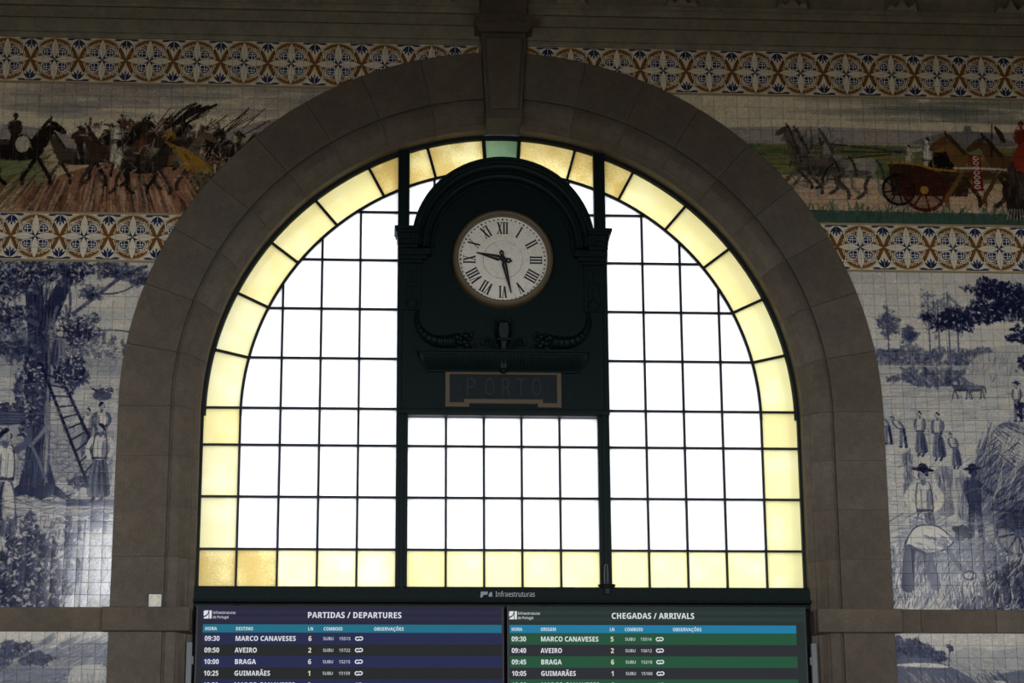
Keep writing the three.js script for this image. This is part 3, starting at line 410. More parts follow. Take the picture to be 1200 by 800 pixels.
  rider(-6.05, 10.4, 0.66, 1, C.umber, C.dark); B.oval(-5.98, 10.92, 0.1, 0.12, C.dust); B.ring(-5.98, 10.92, 0.1, 0.12, 0.02, C.dark); B.line([[-5.85, 11.0], [-5.6, 11.2]], 0.014, C.dark); rider(-7.3, 10.4, 0.7, 1, C.rust, C.umber);
  return brushwork(P, r, 1800, 0.06);
}
function paintCarriage() {
  const P = painting(1.7, 8.6, 10.05, 11.74, 220, rgbs(C.cream)), r = rng(404), { c } = P, B = brush(c, r);
  for (let k = 0; k < 60; k++) B.oval(4.4 + r() * 4, 11.42 + r() * 0.3, 0.3 + r() * 0.6, 0.02 + r() * 0.04, mix3(C.grey, C.teal, r() * 0.5), 0.22);
  B.blob([[1.6, 11.2], [2.6, 11.3], [4, 11.34], [5.4, 11.3], [7, 11.3], [8.8, 11.36], [8.8, 11.0], [1.6, 11.0]], C.mauve, 0.7); B.blob([[5.1, 11.1], [5.5, 11.25], [6.0, 11.32], [6.25, 11.28], [6.7, 11.12], [6.2, 11.08]], C.grey, 0.95); B.poly([[5.9, 11.28], [5.92, 11.38], [6.0, 11.38], [6.02, 11.28]], C.grey);
  B.poly([[1.6, 10.0], [8.7, 10.0], [8.7, 11.08], [1.6, 11.1]], C.green); B.strokes(700, 1.7, 8.6, 10.65, 11.08, 0.5, 0, 0.12, 0.022, t => [C.deep, C.green, C.teal, mix3(C.ochre, C.green, 0.5)][Math.floor(t * 4)], 0.5);
  B.poly([[1.6, 10.2], [3.4, 10.68], [5.2, 10.62], [8.7, 10.5], [8.7, 10.1], [1.6, 10.1]], C.sand); B.strokes(420, 2.6, 8.6, 10.18, 10.6, 0.5, 0, 0.1, 0.018, t => mix3(C.earth, C.cream, t), 0.5);
  B.poly([[1.6, 10.0], [8.7, 10.0], [8.7, 10.18], [5, 10.2], [1.6, 10.24]], C.teal); B.strokes(420, 2.6, 8.6, 10.06, 10.24, 0.12, 1.4, 1.6, 0.018, t => mix3(C.deep, C.teal, t), 0.7);
  // pale pair of horses in front, reins, carriage
  const reins = [[3.9, 11.1], [4.0, 11.0], [4.05, 10.9]];
  B.beast(4.42, 10.38, 0.62, -1, [150, 146, 132], { neck: 0.5, stride: 0.26 }); B.beast(4.08, 10.44, 0.6, -1, [126, 120, 106], { neck: 0.5, stride: 0.26 }); B.beast(3.92, 10.5, 0.5, -1, [96, 84, 68], { neck: 0.75, stride: 0.3 });
  B.strokes(200, 3.6, 4.3, 10.5, 11.2, 0.14, 1, 2.6, 0.018, t => mix3(C.dark, C.grey, t), 0.6);
  for (const [x, y] of reins) B.line([[x + 0.3, y], [5.15, 11.0]], 0.016, C.umber);
  B.person(5.18, 10.5, 0.62, -1, { light: C.dust, mid: C.grey, dark: C.umber }, { arms: [[[[0.05, 0.78], [0.2, 0.74], [0.34, 0.78]], 0.06]] }); B.person(5.42, 10.52, 0.7, -1, { light: C.white, mid: C.dust, dark: C.dark }, { arms: [[[[0.05, 0.78], [0.2, 0.7], [0.36, 0.74]], 0.06]] });
  B.blob([[5.5, 10.7], [5.48, 11.05], [5.62, 11.2], [5.84, 11.12], [5.92, 10.8]], C.dark); B.blob([[5.46, 11.0], [5.5, 11.2], [5.68, 11.2], [5.7, 11.02]], C.ochre, 0.75);
  B.poly([[4.93, 10.42], [4.9, 10.84], [5.2, 10.86], [5.55, 10.74], [5.98, 10.76], [5.9, 10.42]], C.umber); B.line([[4.9, 10.86], [5.22, 10.87], [5.55, 10.75], [5.98, 10.77]], 0.028, C.ochre); B.strokes(40, 4.95, 5.9, 10.45, 10.75, 0.14, 0.1, 0.4, 0.02, mix3(C.umber, C.ochre, 0.3), 0.6);
  B.wheel(5.02, 10.5, 0.2, C.dark, C.umber); B.wheel(5.35, 10.5, 0.27, [66, 26, 22], C.ochre);
  // brown horses behind, dressed
  B.beast(6.15, 10.3, 0.78, -1, [120, 86, 50], { neck: 0.28, stride: 0.22 }); B.beast(6.6, 10.32, 0.74, -1, [92, 66, 42], { neck: 0.3, stride: 0.2 }); B.poly([[5.98, 10.5], [6.12, 10.5], [6.1, 10.98], [5.96, 10.98]], C.red); for (let k = 0; k < 7; k++) B.ring(6.04, 10.55 + k * 0.065, 0.035, 0.02, 0.012, C.white); B.line([[5.75, 10.8], [6.3, 10.82], [6.9, 10.75]], 0.03, C.white, 0.8);
  for (const [x, w] of [[6.55, 0.16], [6.85, 0.15], [7.2, 0.17], [7.6, 0.16]]) { B.blob([[x - w, 10.12], [x - w * 0.9, 10.6], [x - w * 0.5, 10.92], [x + w * 0.5, 10.92], [x + w, 10.6], [x + w * 1.1, 10.12]], [40, 34, 30]); for (let k = 0; k < 8; k++) B.line([[x - w + k * w / 3.6, 10.12], [x - w * 0.7 + k * w / 5, 10.26]], 0.014, C.dust, 0.8); B.strokes(40, x - w * 0.7, x + w * 0.7, 10.3, 10.8, 0.2, 1.5, 0.4, 0.02, mix3(C.umber, C.dust, 0.25), 0.6); }
  B.person(6.66, 10.75, 0.72, -1, { light: C.red, mid: C.red, dark: C.umber }, { top: C.red }); B.blob([[6.5, 10.75], [6.55, 11.1], [6.75, 11.2], [6.95, 11.05], [6.95, 10.75]], [150, 52, 40]); B.line([[6.25, 10.95], [6.28, 11.42]], 0.016, C.dark); B.blob([[6.28, 11.42], [6.42, 11.3], [6.46, 11.12], [6.36, 11.2]], C.umber); B.beast(7.6, 10.4, 0.8, -1, C.umber, {});
  return brushwork(P, r, 1500, 0.06);
}
// landscapes below the string course
function paintBank(right) {
  const P = right ? painting(4.6, 8.6, 3.5, 4.885, 200, rgbs(blue(0.1))) : painting(-8.4, -4.6, 3.5, 4.885, 200, rgbs(blue(0.1))), r = rng(right ? 606 : 505), { c, x0, x1 } = P, B = brush(c, r);
  for (let k = 0; k < 30; k++) B.oval(x0 + r() * (x1 - x0), 4.7 + r() * 0.2, 0.3, 0.03, blue(0.2), 0.3);
  if (right) {
    B.blob([[4.5, 4.2], [5.2, 4.6], [5.6, 4.74], [5.85, 4.66], [6.3, 4.74], [7, 4.6], [8.8, 4.8], [8.8, 4.0], [4.5, 3.8]], blue(0.26)); B.strokes(260, 5.0, 8.6, 4.3, 4.66, 0.24, -0.5, 0.5, 0.012, blue(0.4), 0.4);
    B.blob([[5.7, 4.36], [6.2, 4.45], [7, 4.5], [7, 4.1], [5.9, 4.2]], blue(0.5)); B.blob([[5.4, 4.3], [5.9, 4.34], [6.3, 4.2], [6.9, 4.12], [6, 4.1]], blue(0.04));
    B.blob([[4.4, 3.4], [4.4, 4.8], [4.75, 4.78], [5.15, 4.56], [5.5, 4.4], [5.9, 4.1], [6.5, 3.9], [7, 3.4]], blue(0.55)); B.strokes(600, 4.6, 5.9, 3.55, 4.45, 0.22, -0.9, 0.5, 0.014, t => blue(0.25 + t * 0.6), 0.6); B.blob([[4.5, 4.5], [5.1, 4.54], [5.4, 4.46], [4.9, 4.48]], blue(0.05));
    for (const [x, y, s] of [[4.74, 4.72, 0.14], [4.92, 4.7, 0.12], [5.05, 4.66, 0.09], [5.2, 4.6, 0.07]]) B.leaves(x, y, s, s * 0.8, 130, 0.028, t => blue(0.5 + t * 0.45)); B.line([[5.3, 4.46], [5.32, 4.68]], 0.014, blue(0.7)); B.leaves(5.32, 4.7, 0.04, 0.04, 30, 0.02, t => blue(0.6 + t * 0.3));
  } else {
    B.blob([[-8.6, 4.3], [-6.6, 4.5], [-5.6, 4.62], [-4.9, 4.78], [-4.4, 4.7], [-4.4, 4.2]], blue(0.3)); B.strokes(240, -5.6, -4.6, 4.45, 4.74, 0.24, 0.5, 0.4, 0.012, blue(0.5), 0.5);
    B.blob([[-8.6, 3.4], [-8.6, 4.5], [-6.4, 4.55], [-5.6, 4.5], [-5.2, 4.42], [-4.4, 4.6], [-4.4, 3.4]], blue(0.45)); B.strokes(700, -8, -4.6, 3.55, 4.45, 0.2, 0.2, 0.8, 0.013, t => blue(0.2 + t * 0.6), 0.55);
    for (const [x, y, rx, ry] of [[-5.75, 4.66, 0.22, 0.1], [-6.1, 4.55, 0.3, 0.14], [-5.5, 4.56, 0.2, 0.07], [-7, 4.5, 0.5, 0.2]]) B.leaves(x, y, rx, ry, 220, 0.03, t => blue(0.45 + t * 0.5));
    B.blob([[-5.15, 4.45], [-4.9, 4.5], [-4.6, 4.5], [-4.6, 3.6], [-5.05, 3.6]], blue(0.2)); B.strokes(220, -5.1, -4.66, 3.6, 4.4, 0.4, -1.45, 0.3, 0.013, t => blue(0.1 + t * 0.5), 0.6);
  }
  return brushwork(P, r, 1500, 0.05);
}
// ornament of the borders: four-petal stars in circles, blue palmettes between; one repeat is four tiles wide and high
function paintOrnament() {
  const n = 512, cv = canvas(n, n), c = cv.getContext('2d'), W = '#e4dabf', O = '#84592a', N = '#272f52', D = '#3a2a1e';
  const r = rng(909), dot = (x, y, R, col) => { c.fillStyle = col; c.beginPath(); c.arc(x, y, R, 0, 7); c.fill(); };
  c.fillStyle = W; c.fillRect(0, 0, n, n); c.translate(n / 2, n / 2);
  dot(0, 0, 250, '#8a7450'); dot(0, 0, 246, W); dot(0, 0, 230, '#a08a60');
  for (let k = 0; k < 700; k++) { const t = r() * 6.283, q = 90 + r() * 130; dot(Math.cos(t) * q, Math.sin(t) * q, 3 + r() * 6, [W, '#ece2c8', '#4a3218', O][Math.floor(r() * 4)]); }
  // ochre caps at top and bottom, ochre sprays where the circles meet
  for (const v of [-1, 1]) {
    c.fillStyle = O; c.beginPath(); c.moveTo(-168, v * 166); c.quadraticCurveTo(-100, v * 240, 0, v * 242); c.quadraticCurveTo(100, v * 240, 168, v * 166); c.quadraticCurveTo(80, v * 176, 44, v * 110); c.lineTo(-44, v * 110); c.quadraticCurveTo(-80, v * 176, -168, v * 166); c.fill();
    for (let j = -5; j <= 5; j++) { dot(j * 22, v * (152 + Math.abs(j) * 5), 9, D); dot(j * 22 + 8, v * (140 + Math.abs(j) * 6), 6, '#eee6d0'); }
    for (const s of [-1, 1]) {
      c.fillStyle = O; c.beginPath(); c.moveTo(s * 256, v * 4); c.quadraticCurveTo(s * 160, v * 60, s * 188, v * 162); c.quadraticCurveTo(s * 240, v * 104, s * 256, v * 44); c.fill();
      c.beginPath(); c.moveTo(s * 256, v * 2); c.quadraticCurveTo(s * 170, v * 10, s * 120, v * 66); c.quadraticCurveTo(s * 180, v * 74, s * 250, v * 22); c.fill();
      c.strokeStyle = D; c.lineWidth = 4; c.beginPath(); c.moveTo(s * 252, v * 10); c.quadraticCurveTo(s * 190, v * 50, s * 200, v * 140); c.stroke();
      for (let j = 0; j < 6; j++) { dot(s * (170 + j * 3), v * (60 + j * 16), 8, D); dot(s * (160 + j * 3), v * (66 + j * 16), 6, '#eee6d0'); }
    }
  }
  for (let k = 0; k < 4; k++) {
    c.save(); c.rotate(k * Math.PI / 2 + Math.PI / 4);
    c.strokeStyle = '#eee6d0'; c.lineWidth = 6; for (let j = -3; j <= 3; j++) { c.beginPath(); c.arc(j * 34, -192 + j * j * 3, 12, 0, 7); c.stroke(); }
    c.save(); c.translate(0, -116); c.fillStyle = N; c.beginPath(); c.moveTo(-52, -16); c.quadraticCurveTo(-48, -52, 0, -56); c.quadraticCurveTo(48, -52, 52, -16); c.quadraticCurveTo(46, 34, 0, 56); c.quadraticCurveTo(-46, 34, -52, -16); c.fill();
    c.strokeStyle = '#e8e4d8'; c.lineWidth = 10; c.stroke(); c.lineWidth = 7; for (const [x1, y1, x2, y2] of [[-28, -34, 28, 28], [28, -34, -28, 28], [-36, -4, 0, -40], [36, -4, 0, -40]]) { c.beginPath(); c.moveTo(x1, y1); c.lineTo(x2, y2); c.stroke(); } c.restore();
    c.fillStyle = N; c.beginPath(); c.moveTo(0, -8); c.lineTo(-34, -58); c.lineTo(34, -58); c.fill(); dot(0, -54, 9, W);
    c.restore();
  }
  for (let k = 0; k < 4; k++) { c.save(); c.rotate(k * Math.PI / 2); c.fillStyle = '#e6ddc6'; c.strokeStyle = '#3c3026'; c.lineWidth = 3; c.beginPath(); c.moveTo(0, -4); c.bezierCurveTo(-52, -86, -50, -160, 0, -246); c.bezierCurveTo(50, -160, 52, -86, 0, -4); c.fill(); c.stroke(); c.restore(); }
  // palmettes at top and bottom, half at either edge
  for (const s of [-1, 1]) for (const v of [-1, 1]) {
    c.save(); c.translate(s * 256, 0); c.scale(1, v);
    c.fillStyle = '#e6ddc6'; c.beginPath(); c.moveTo(0, 24); c.quadraticCurveTo(30, 110, 62, 150); c.quadraticCurveTo(80, 222, 170, 246); c.lineTo(-170, 246); c.quadraticCurveTo(-80, 222, -62, 150); c.quadraticCurveTo(-30, 110, 0, 24); c.fill();
    c.fillStyle = N; c.fillRect(-120, 238, 240, 12); for (const a of [-0.75, -0.38, 0, 0.38, 0.75]) { c.save(); c.translate(0, 236); c.rotate(a); c.beginPath(); c.moveTo(0, 0); c.quadraticCurveTo(-26, -60, 0, -122 + Math.abs(a) * 30); c.quadraticCurveTo(26, -60, 0, 0); c.fill(); c.restore(); }
    c.beginPath(); c.moveTo(40, 238); c.quadraticCurveTo(90, 210, 140, 236); c.fill(); c.beginPath(); c.moveTo(-40, 238); c.quadraticCurveTo(-90, 210, -140, 236); c.fill();
    c.strokeStyle = '#e8e4d8'; c.lineWidth = 5; c.beginPath(); c.moveTo(0, 236); c.lineTo(0, 150); c.stroke(); c.restore();
  }
  return cv;
}
// one tile: a slab with a small bevel; clipped where stone covers it
const outside = (x, y) => (y > Y0 ? Math.hypot(x, y - Y0) : Math.abs(x)) - R_OUT - 0.002;
function tileGeo(poly, uvOf, cx, cy) {
  const n = poly.length, b = 0.0016, h = ZT - ZW, pos = [], uv = [], idx = [], inner = poly.map((p, i) => { const d = [cx - p[0], cy - p[1]], L = Math.hypot(...d); return [p[0] + d[0] / L * b * 1.4, p[1] + d[1] / L * b * 1.4]; });
  const put = (p, z, q) => { pos.push(p[0] - cx, p[1] - cy, z); uv.push(...uvOf(...(q ?? p))); return pos.length / 3 - 1; };
  const f = inner.map(p => put(p, h)); for (let i = 1; i + 1 < n; i++) idx.push(f[0], f[i], f[i + 1]);
  for (let i = 0; i < n; i++) { const j = (i + 1) % n, a = put(inner[i], h), a2 = put(inner[j], h), e = put(poly[i], 0.001, inner[i]), e2 = put(poly[j], 0.001, inner[j]); idx.push(a, e, a2, a2, e, e2); }
  const g = new THREE.BufferGeometry(); g.setAttribute('position', new THREE.Float32BufferAttribute(pos, 3)); g.setAttribute('uv', new THREE.Float32BufferAttribute(uv, 2)); g.setIndex(idx); g.computeVertexNormals();
  const nn = g.attributes.normal; for (let i = 0; i < n; i++) { const v = new THREE.Vector3((inner[i][0] - cx) * 0.13, (inner[i][1] - cy) * 0.06, 1).normalize(); nn.setXYZ(i, v.x, v.y, v.z); }      // glaze swells a little
  return g;
}
function clipTile(p) {
  const cx = (p[0][0] + p[2][0]) / 2, cy = (p[0][1] + p[2][1]) / 2; if (p.every(q => outside(...q) > 0)) return p;
  const a = cy > Y0 ? Math.atan2(cy - Y0, cx) : (cx < 0 ? Math.PI : 0), nx = Math.cos(a), ny = Math.sin(a), f = q => q[0] * nx + (q[1] - Y0) * ny - R_OUT - 0.002, out = [];
  for (let i = 0; i < p.length; i++) { const u = p[i], v = p[(i + 1) % p.length], A = f(u), B = f(v); if (A >= 0) out.push(u); if ((A >= 0) !== (B >= 0)) { const t = A / (A - B); out.push([u[0] + (v[0] - u[0]) * t, u[1] + (v[1] - u[1]) * t]); } }
  return out;
}
// lay tiles on a field of the wall: those in the photograph's reach singly, the others joined
function layTiles(owner, field, tw, th, mats, uvOf, seed, name = 'tile', most = 300) {
  const { x0, x1, y0, y1, from } = field, r = rng(seed), gap = 0.0009, single = [], rest = mats.map(() => []), dir = x0 < 0 ? -1 : 1, near = dir < 0 ? x1 : x0, far = dir < 0 ? x0 : x1;
  const cols = Math.ceil(Math.abs(far - near) / tw), rowsN = Math.round((y1 - y0) / th), hh = (y1 - y0) / rowsN;
  for (let i = 0; i < cols; i++) for (let j = 0; j < rowsN; j++) {
    const a = near + dir * i * tw, b = a + dir * tw, L = Math.min(a, b) + gap, Rr = Math.max(a, b) - gap, B = y0 + j * hh + gap, T = y0 + (j + 1) * hh - gap;
    let p = [[L, B], [Rr, B], [Rr, T], [L, T]]; if (p.every(q => outside(...q) <= 0)) continue; p = clipTile(p); if (p.length < 3) continue;
    const ar = Math.abs(p.reduce((s, q, k) => { const v = p[(k + 1) % p.length]; return s + q[0] * v[1] - v[0] * q[1]; }, 0) / 2); if (ar < 0.0006) continue;
    const cx = p.reduce((s, q) => s + q[0], 0) / p.length, cy = p.reduce((s, q) => s + q[1], 0) / p.length, m = Math.floor(r() * mats.length), tx = (r() - 0.5) * 0.012, ty = (r() - 0.5) * 0.012, g = tileGeo(p, uvOf, cx, cy);
    const edge = dir < 0 ? -6.0 - (cy - 5.16) * 0.058 : 6.2 + (cy - 5.16) * 0.093;      // where the photograph ends
    single.push({ g, m, cx, cy, tx, ty, ar: Math.abs(cx) > Math.abs(edge) + 0.02 || cy < 4.24 ? -Math.abs(cx) : ar - Math.abs(cx) * 0.0008 });
  }
  single.sort((a, b) => b.ar - a.ar);
  single.forEach((t, k) => {
    if (k < most && t.ar > 0) { const o = part(name, t.g, mats[t.m], owner); o.position.set(t.cx, t.cy, ZW); o.rotation.set(t.tx, t.ty, 0); } else rest[t.m].push(t.g.translate(t.cx, t.cy, ZW));
  });
  rest.forEach((l, k) => { if (l.length) { const o = part(name === 'tile' ? 'tile_field' : 'strip_field', mergeGeometries(l), mats[k], owner); o.userData.kind = 'stuff'; } });
}
{
  const T = 0.148, glaze = (map, tint) => new THREE.MeshPhysicalMaterial({ map, color: new THREE.Color(...tint), roughness: 0.14, specularIntensity: 1, ior: 1.5 });
  const tints = [[1, 1, 1], [0.94, 0.94, 0.93], [1, 0.97, 0.93], [0.9, 0.91, 0.93]];
  const mural = (P, field, th, seed, label) => {
    const t = thing('tile_mural', label, 'tile mural'), map = canvasTexture(P.cv), w = P.x1 - P.x0, h = P.y1 - P.y0;
    layTiles(t, field, T, th, tints.map(k => glaze(map, k)), (x, y) => [(x - P.x0) / w, (y - P.y0) / h], seed);
  };
  mural(paintOrchard(), { x0: -8.3, x1: -4.04, y0: 5.165, y1: 9.405 }, 0.1462, 11, 'blue and white tile mural of an orchard with a ladder, left of the arch');
  mural(paintHarvest(), { x0: 4.04, x1: 8.5, y0: 5.165, y1: 9.405 }, 0.1462, 12, 'blue and white tile mural of a corn harvest, right of the arch');
  mural(paintRiders(), { x0: -8.3, x1: -1.95, y0: 10.052, y1: 11.735 }, 0.153, 13, 'coloured tile frieze of riders on brown earth, upper left of the arch');
  mural(paintCarriage(), { x0: 1.95, x1: 8.5, y0: 10.052, y1: 11.735 }, 0.153, 14, 'coloured tile frieze of horses drawing a carriage, upper right of the arch');
  mural(paintBank(false), { x0: -8.3, x1: -4.662, y0: 3.56, y1: 4.88 }, 0.1467, 15, 'blue and white tile landscape below the string course, left of the arch');
  mural(paintBank(true), { x0: 4.662, x1: 8.5, y0: 3.56, y1: 4.88 }, 0.1467, 16, 'blue and white tile landscape below the string course, right of the arch');
  const orn = canvasTexture(paintOrnament(), true), mats = tints.map(k => glaze(orn, k));
  const listel = tints.slice(0, 3).map(k => new THREE.MeshPhysicalMaterial({ color: new THREE.Color(...k).multiply(new THREE.Color(0xa8946c)), roughness: 0.3 }));
  const border = (x0, x1, y0, phase, seed, label, lists) => {
    const t = thing('tile_border', label, 'tile border');
    layTiles(t, { x0, x1, y0, y1: y0 + 4 * T }, T, T, mats, (x, y) => [(x - phase) / (4 * T), (y - y0) / (4 * T)], seed);
    for (const [a, b] of lists) layTiles(t, { x0, x1, y0: a, y1: b }, T * 2, b - a, listel, () => [0.5, 0.5], seed + 50, 'edge_strip');
  };
  const up = 11.763, mid = 9.432;
  border(-8.3, -0.31, up, -0.02, 21, 'ornamental tile border of ochre stars along the top, left of the keystone', [[11.737, 11.761]]);
  border(0.31, 8.5, up, -0.02, 22, 'ornamental tile border of ochre stars along the top, right of the keystone', [[11.737, 11.761]]);
  border(-8.3, -3.9, mid, -0.14, 23, 'ornamental tile border of ochre stars above the orchard mural', [[9.407, 9.43], [10.026, 10.05]]);
  border(3.9, 8.5, mid, 0.05, 24, 'ornamental tile border of ochre stars above the harvest mural', [[9.407, 9.43], [10.026, 10.05]]);
}
// ------------------------------------------------------------------ the arched window
const ROWS = [5.468, 5.937, 6.58, 7.224, 7.689, 8.329, 8.967, 9.608, 10.243];
const COLS = [1.316, 1.782, 2.259, 2.739, 3.228], R_RING = 3.228, R_GLASS = 3.68, MULL = [1.172, 1.316];
const HOOD = { y: 9.736, r: 1.15 };
const win = structure('window_1', 'great arched window with dark iron bars, white panes and a yellow glass border');
{
  const r = rng(5);
  // a pane: cell polygon clipped by keep(x, y) >= 0 along straight cuts
  const clip = (poly, f) => {                         // f: signed distance, roughly linear over a pane
    const out = [];
    for (let i = 0; i < poly.length; i++) {
      const p = poly[i], q = poly[(i + 1) % poly.length], a = f(...p), b = f(...q);
      if (a >= 0) out.push(p);
      if ((a >= 0) !== (b >= 0)) { let lo = 0, hi = 1; for (let k = 0; k < 30; k++) { const m = (lo + hi) / 2; (f(p[0] + (q[0] - p[0]) * m, p[1] + (q[1] - p[1]) * m) >= 0) === (a >= 0) ? lo = m : hi = m; } out.push([p[0] + (q[0] - p[0]) * lo, p[1] + (q[1] - p[1]) * lo]); }
    }
    return out;
  };
  const dense = (x0, x1, y0, y1, n = 8) => [...range(x0, x1, n).slice(0, -1).map(x => [x, y0]), ...range(y0, y1, n).slice(0, -1).map(y => [x1, y]), ...range(x1, x0, n).slice(0, -1).map(x => [x, y1]), ...range(y1, y0, n).slice(0, -1).map(y => [x0, y])];
  const sheet = (poly, mat, z = 0) => {
    if (poly.length < 3) return;
    const area = poly.reduce((s, p, i) => { const q = poly[(i + 1) % poly.length]; return s + p[0] * q[1] - q[0] * p[1]; }, 0) / 2;
    if (Math.abs(area) < 0.004) return;
    const g = new THREE.ShapeGeometry(new THREE.Shape(poly.map(p => new THREE.Vector2(...p))));
    const ox = r() * 3, oy = r() * 3, uv = g.attributes.uv; for (let i = 0; i < uv.count; i++) uv.setXY(i, uv.getX(i) + ox, uv.getY(i) + oy);
    g.translate(0, 0, z); part('pane', g, mat, win);
  };
  const inRing = (x, y) => y > Y0 ? R_RING - Math.hypot(x, y - Y0) : 1, bars = [], thin = 0.0135;
  const bar = (x0, y0, x1, y1, w = thin, z0 = -0.03, z1 = 0.03) => { const L = Math.hypot(x1 - x0, y1 - y0), g = new THREE.BoxGeometry(L, 2 * w, z1 - z0); g.rotateZ(Math.atan2(y1 - y0, x1 - x0)); g.translate((x0 + x1) / 2, (y0 + y1) / 2, (z0 + z1) / 2); part('glazing_bar', g, ironBars, win); };
  const yAt = x => Y0 + Math.sqrt(Math.max(0, R_RING ** 2 - x * x)), xAt = y => y > Y0 ? Math.sqrt(Math.max(0, R_RING ** 2 - (y - Y0) ** 2)) : R_RING;
  for (const s of [-1, 1]) {
    const left = s < 0;
    for (let i = 0; i < 4; i++) for (let j = 0; j < 9; j++) {
      const y1 = ROWS[j + 1] ?? 11;
      sheet(clip(dense(s * COLS[i], s * COLS[i + 1], ROWS[j], y1), inRing), j === 0 ? (left ? (i === 3 ? goldGlass[0] : yellowGlass[0]) : yellowGlass[2]) : clearGlass[left && i > 1 && j < 4 ? 1 : 0]);
    }
    for (let i = 1; i < 4; i++) bar(s * COLS[i], ROWS[0], s * COLS[i], yAt(COLS[i]));
    bar(s * R_RING, ROWS[0], s * R_RING, Y0);
    for (let j = 1; j < 9; j++) bar(s * COLS[0], ROWS[j], s * (ROWS[j] < 7.7 ? R_GLASS : xAt(ROWS[j])), ROWS[j]);
    for (let j = 0; j < 4; j++) sheet(dense(s * R_RING, s * 3.698, ROWS[j], ROWS[j + 1]), j === 0 ? (left ? goldGlass[0] : yellowGlass[2]) : j === 3 ? yellowGlass[1] : yellowGlass[left ? 0 : 2]);
    // the curved part of the border
    const a = [1.6, 13.2, 25.4, 37.6, 49.9, 62.5, 75, 86.4];
    for (let k = 0; k < 7; k++) {
      const p = [...circlePts(0, Y0, R_RING, rad(a[k]), rad(a[k + 1]), 8), ...circlePts(0, Y0, 3.698, rad(a[k + 1]), rad(a[k]), 8)].map(([x, y]) => [s * x, y]);
      sheet(p, k > 4 ? goldGlass[k % 2] : k > 1 ? yellowGlass[1] : yellowGlass[left ? 0 : 2]);
      if (k) bar(s * R_RING * Math.cos(rad(a[k])), Y0 + R_RING * Math.sin(rad(a[k])), s * R_GLASS * Math.cos(rad(a[k])), Y0 + R_GLASS * Math.sin(rad(a[k])), 0.016);
    }
    bar(s * R_RING * Math.cos(rad(86.4)), Y0 + R_RING * Math.sin(rad(86.4)), s * R_GLASS * Math.cos(rad(86.4)), Y0 + R_GLASS * Math.sin(rad(86.4)), 0.022);
    // between post and hood
    const keep = (x, y) => Math.min(inRing(x, y), Math.hypot(x, y - HOOD.y) - HOOD.r + 0.08);
    sheet(clip(clip(dense(s * 0.72, s * 0.855, 10.25, 11, 12), inRing), keep), clearGlass[0]);
    sheet(clip(clip(dense(s * 0.855, s * MULL[0], 10.243, 11, 12), inRing), keep), clearGlass[0]);
    sheet(clip(dense(s * 0.8, s * MULL[0], 9.75, 10.243, 12), keep), clearGlass[0]);
    bar(s * 0.855, 10.3, s * 0.855, yAt(0.855)); bar(s * 0.9, ROWS[8], s * MULL[0], ROWS[8]);
    // posts
    part('post', joined([box(s < 0 ? -MULL[1] : MULL[0], s < 0 ? -MULL[0] : MULL[1], 5.44, Y0 + Math.sqrt(3.69 ** 2 - 1.25 ** 2), -0.08, 0.09, 0.008), box(s * 1.244 - 0.022, s * 1.244 + 0.022, 5.44, 7.62, 0.09, 0.125, 0.006)]), iron, win);
    part('frame', joined([box(s < 0 ? -3.702 : 3.672, s < 0 ? -3.672 : 3.702, 5.44, Y0, -0.06, 0.06)]), ironBars, win);
  }
  sheet([...circlePts(0, Y0, R_RING, rad(86.4), rad(93.6), 6), ...circlePts(0, Y0, 3.698, rad(93.6), rad(86.4), 6)], greenGlass);
  // lights below the clock
  const cx = [-1.172, -0.703, -0.236, 0.23, 0.702, 1.172];
  for (let i = 0; i < 5; i++) for (let j = 0; j < 4; j++) sheet(dense(cx[i], cx[i + 1], ROWS[j], j === 3 ? 7.66 : ROWS[j + 1]), j === 0 ? yellowGlass[i === 0 ? 1 : 2] : clearGlass[0]);
  for (let i = 1; i < 5; i++) bar(cx[i], ROWS[0], cx[i], 7.66);
  for (let j = 1; j < 4; j++) bar(cx[0], ROWS[j], cx[5], ROWS[j]);
  part('frame', sweep([[3.648, -0.06], [3.703, -0.06], [3.703, 0.05], [3.66, 0.05], [3.648, 0.03]], range(0, Math.PI, 96), (t, a, b) => [a * Math.cos(t), Y0 + a * Math.sin(t), b]), ironBars, win);
  part('ring_bar', sweep([[R_RING - 0.016, -0.035], [R_RING + 0.016, -0.035], [R_RING + 0.016, 0.035], [R_RING - 0.016, 0.035]], range(0, Math.PI, 96), (t, a, b) => [a * Math.cos(t), Y0 + a * Math.sin(t), b]), ironBars, win);
  // sill
  const sill = part('sill', sweep([[5.475, -0.1], [5.475, 0.1], [5.455, 0.12], [5.44, 0.24], [5.3, 0.25], [5.29, 0.33], [5.255, 0.335], [5.25, 0.2], [5.2, 0.2], [5.2, -0.1]], [-3.702, 3.702], (t, a, b) => [t, a, b], 0.3), iron, win);
  const font = await new FontLoader().loadAsync('fonts/droid/droid_sans_regular.typeface.json');
  const grey = new THREE.MeshStandardMaterial({ color: 0xb9bfc4, roughness: 0.5 });
  const word = new TextGeometry('Infraestruturas', { font, size: 0.062, depth: 0.004, curveSegments: 4, bevelEnabled: false });
  word.computeBoundingBox(); word.scale(0.475 / word.boundingBox.max.x, 1, 1); word.translate(-0.115, 5.335, 0.2515);
  part('lettering', word, grey, sill);
  const mark = new THREE.MeshStandardMaterial({ color: 0x9aa0a6, roughness: 0.5 });
  part('emblem', joined([prism([[-0.295, 5.325], [-0.275, 5.325], [-0.255, 5.355], [-0.21, 5.36], [-0.205, 5.395], [-0.29, 5.395]], 0.2515, 0.2555), prism([[-0.195, 5.335], [-0.15, 5.335], [-0.155, 5.39], [-0.175, 5.39], [-0.195, 5.36]], 0.2515, 0.2555)]), mark, sill);
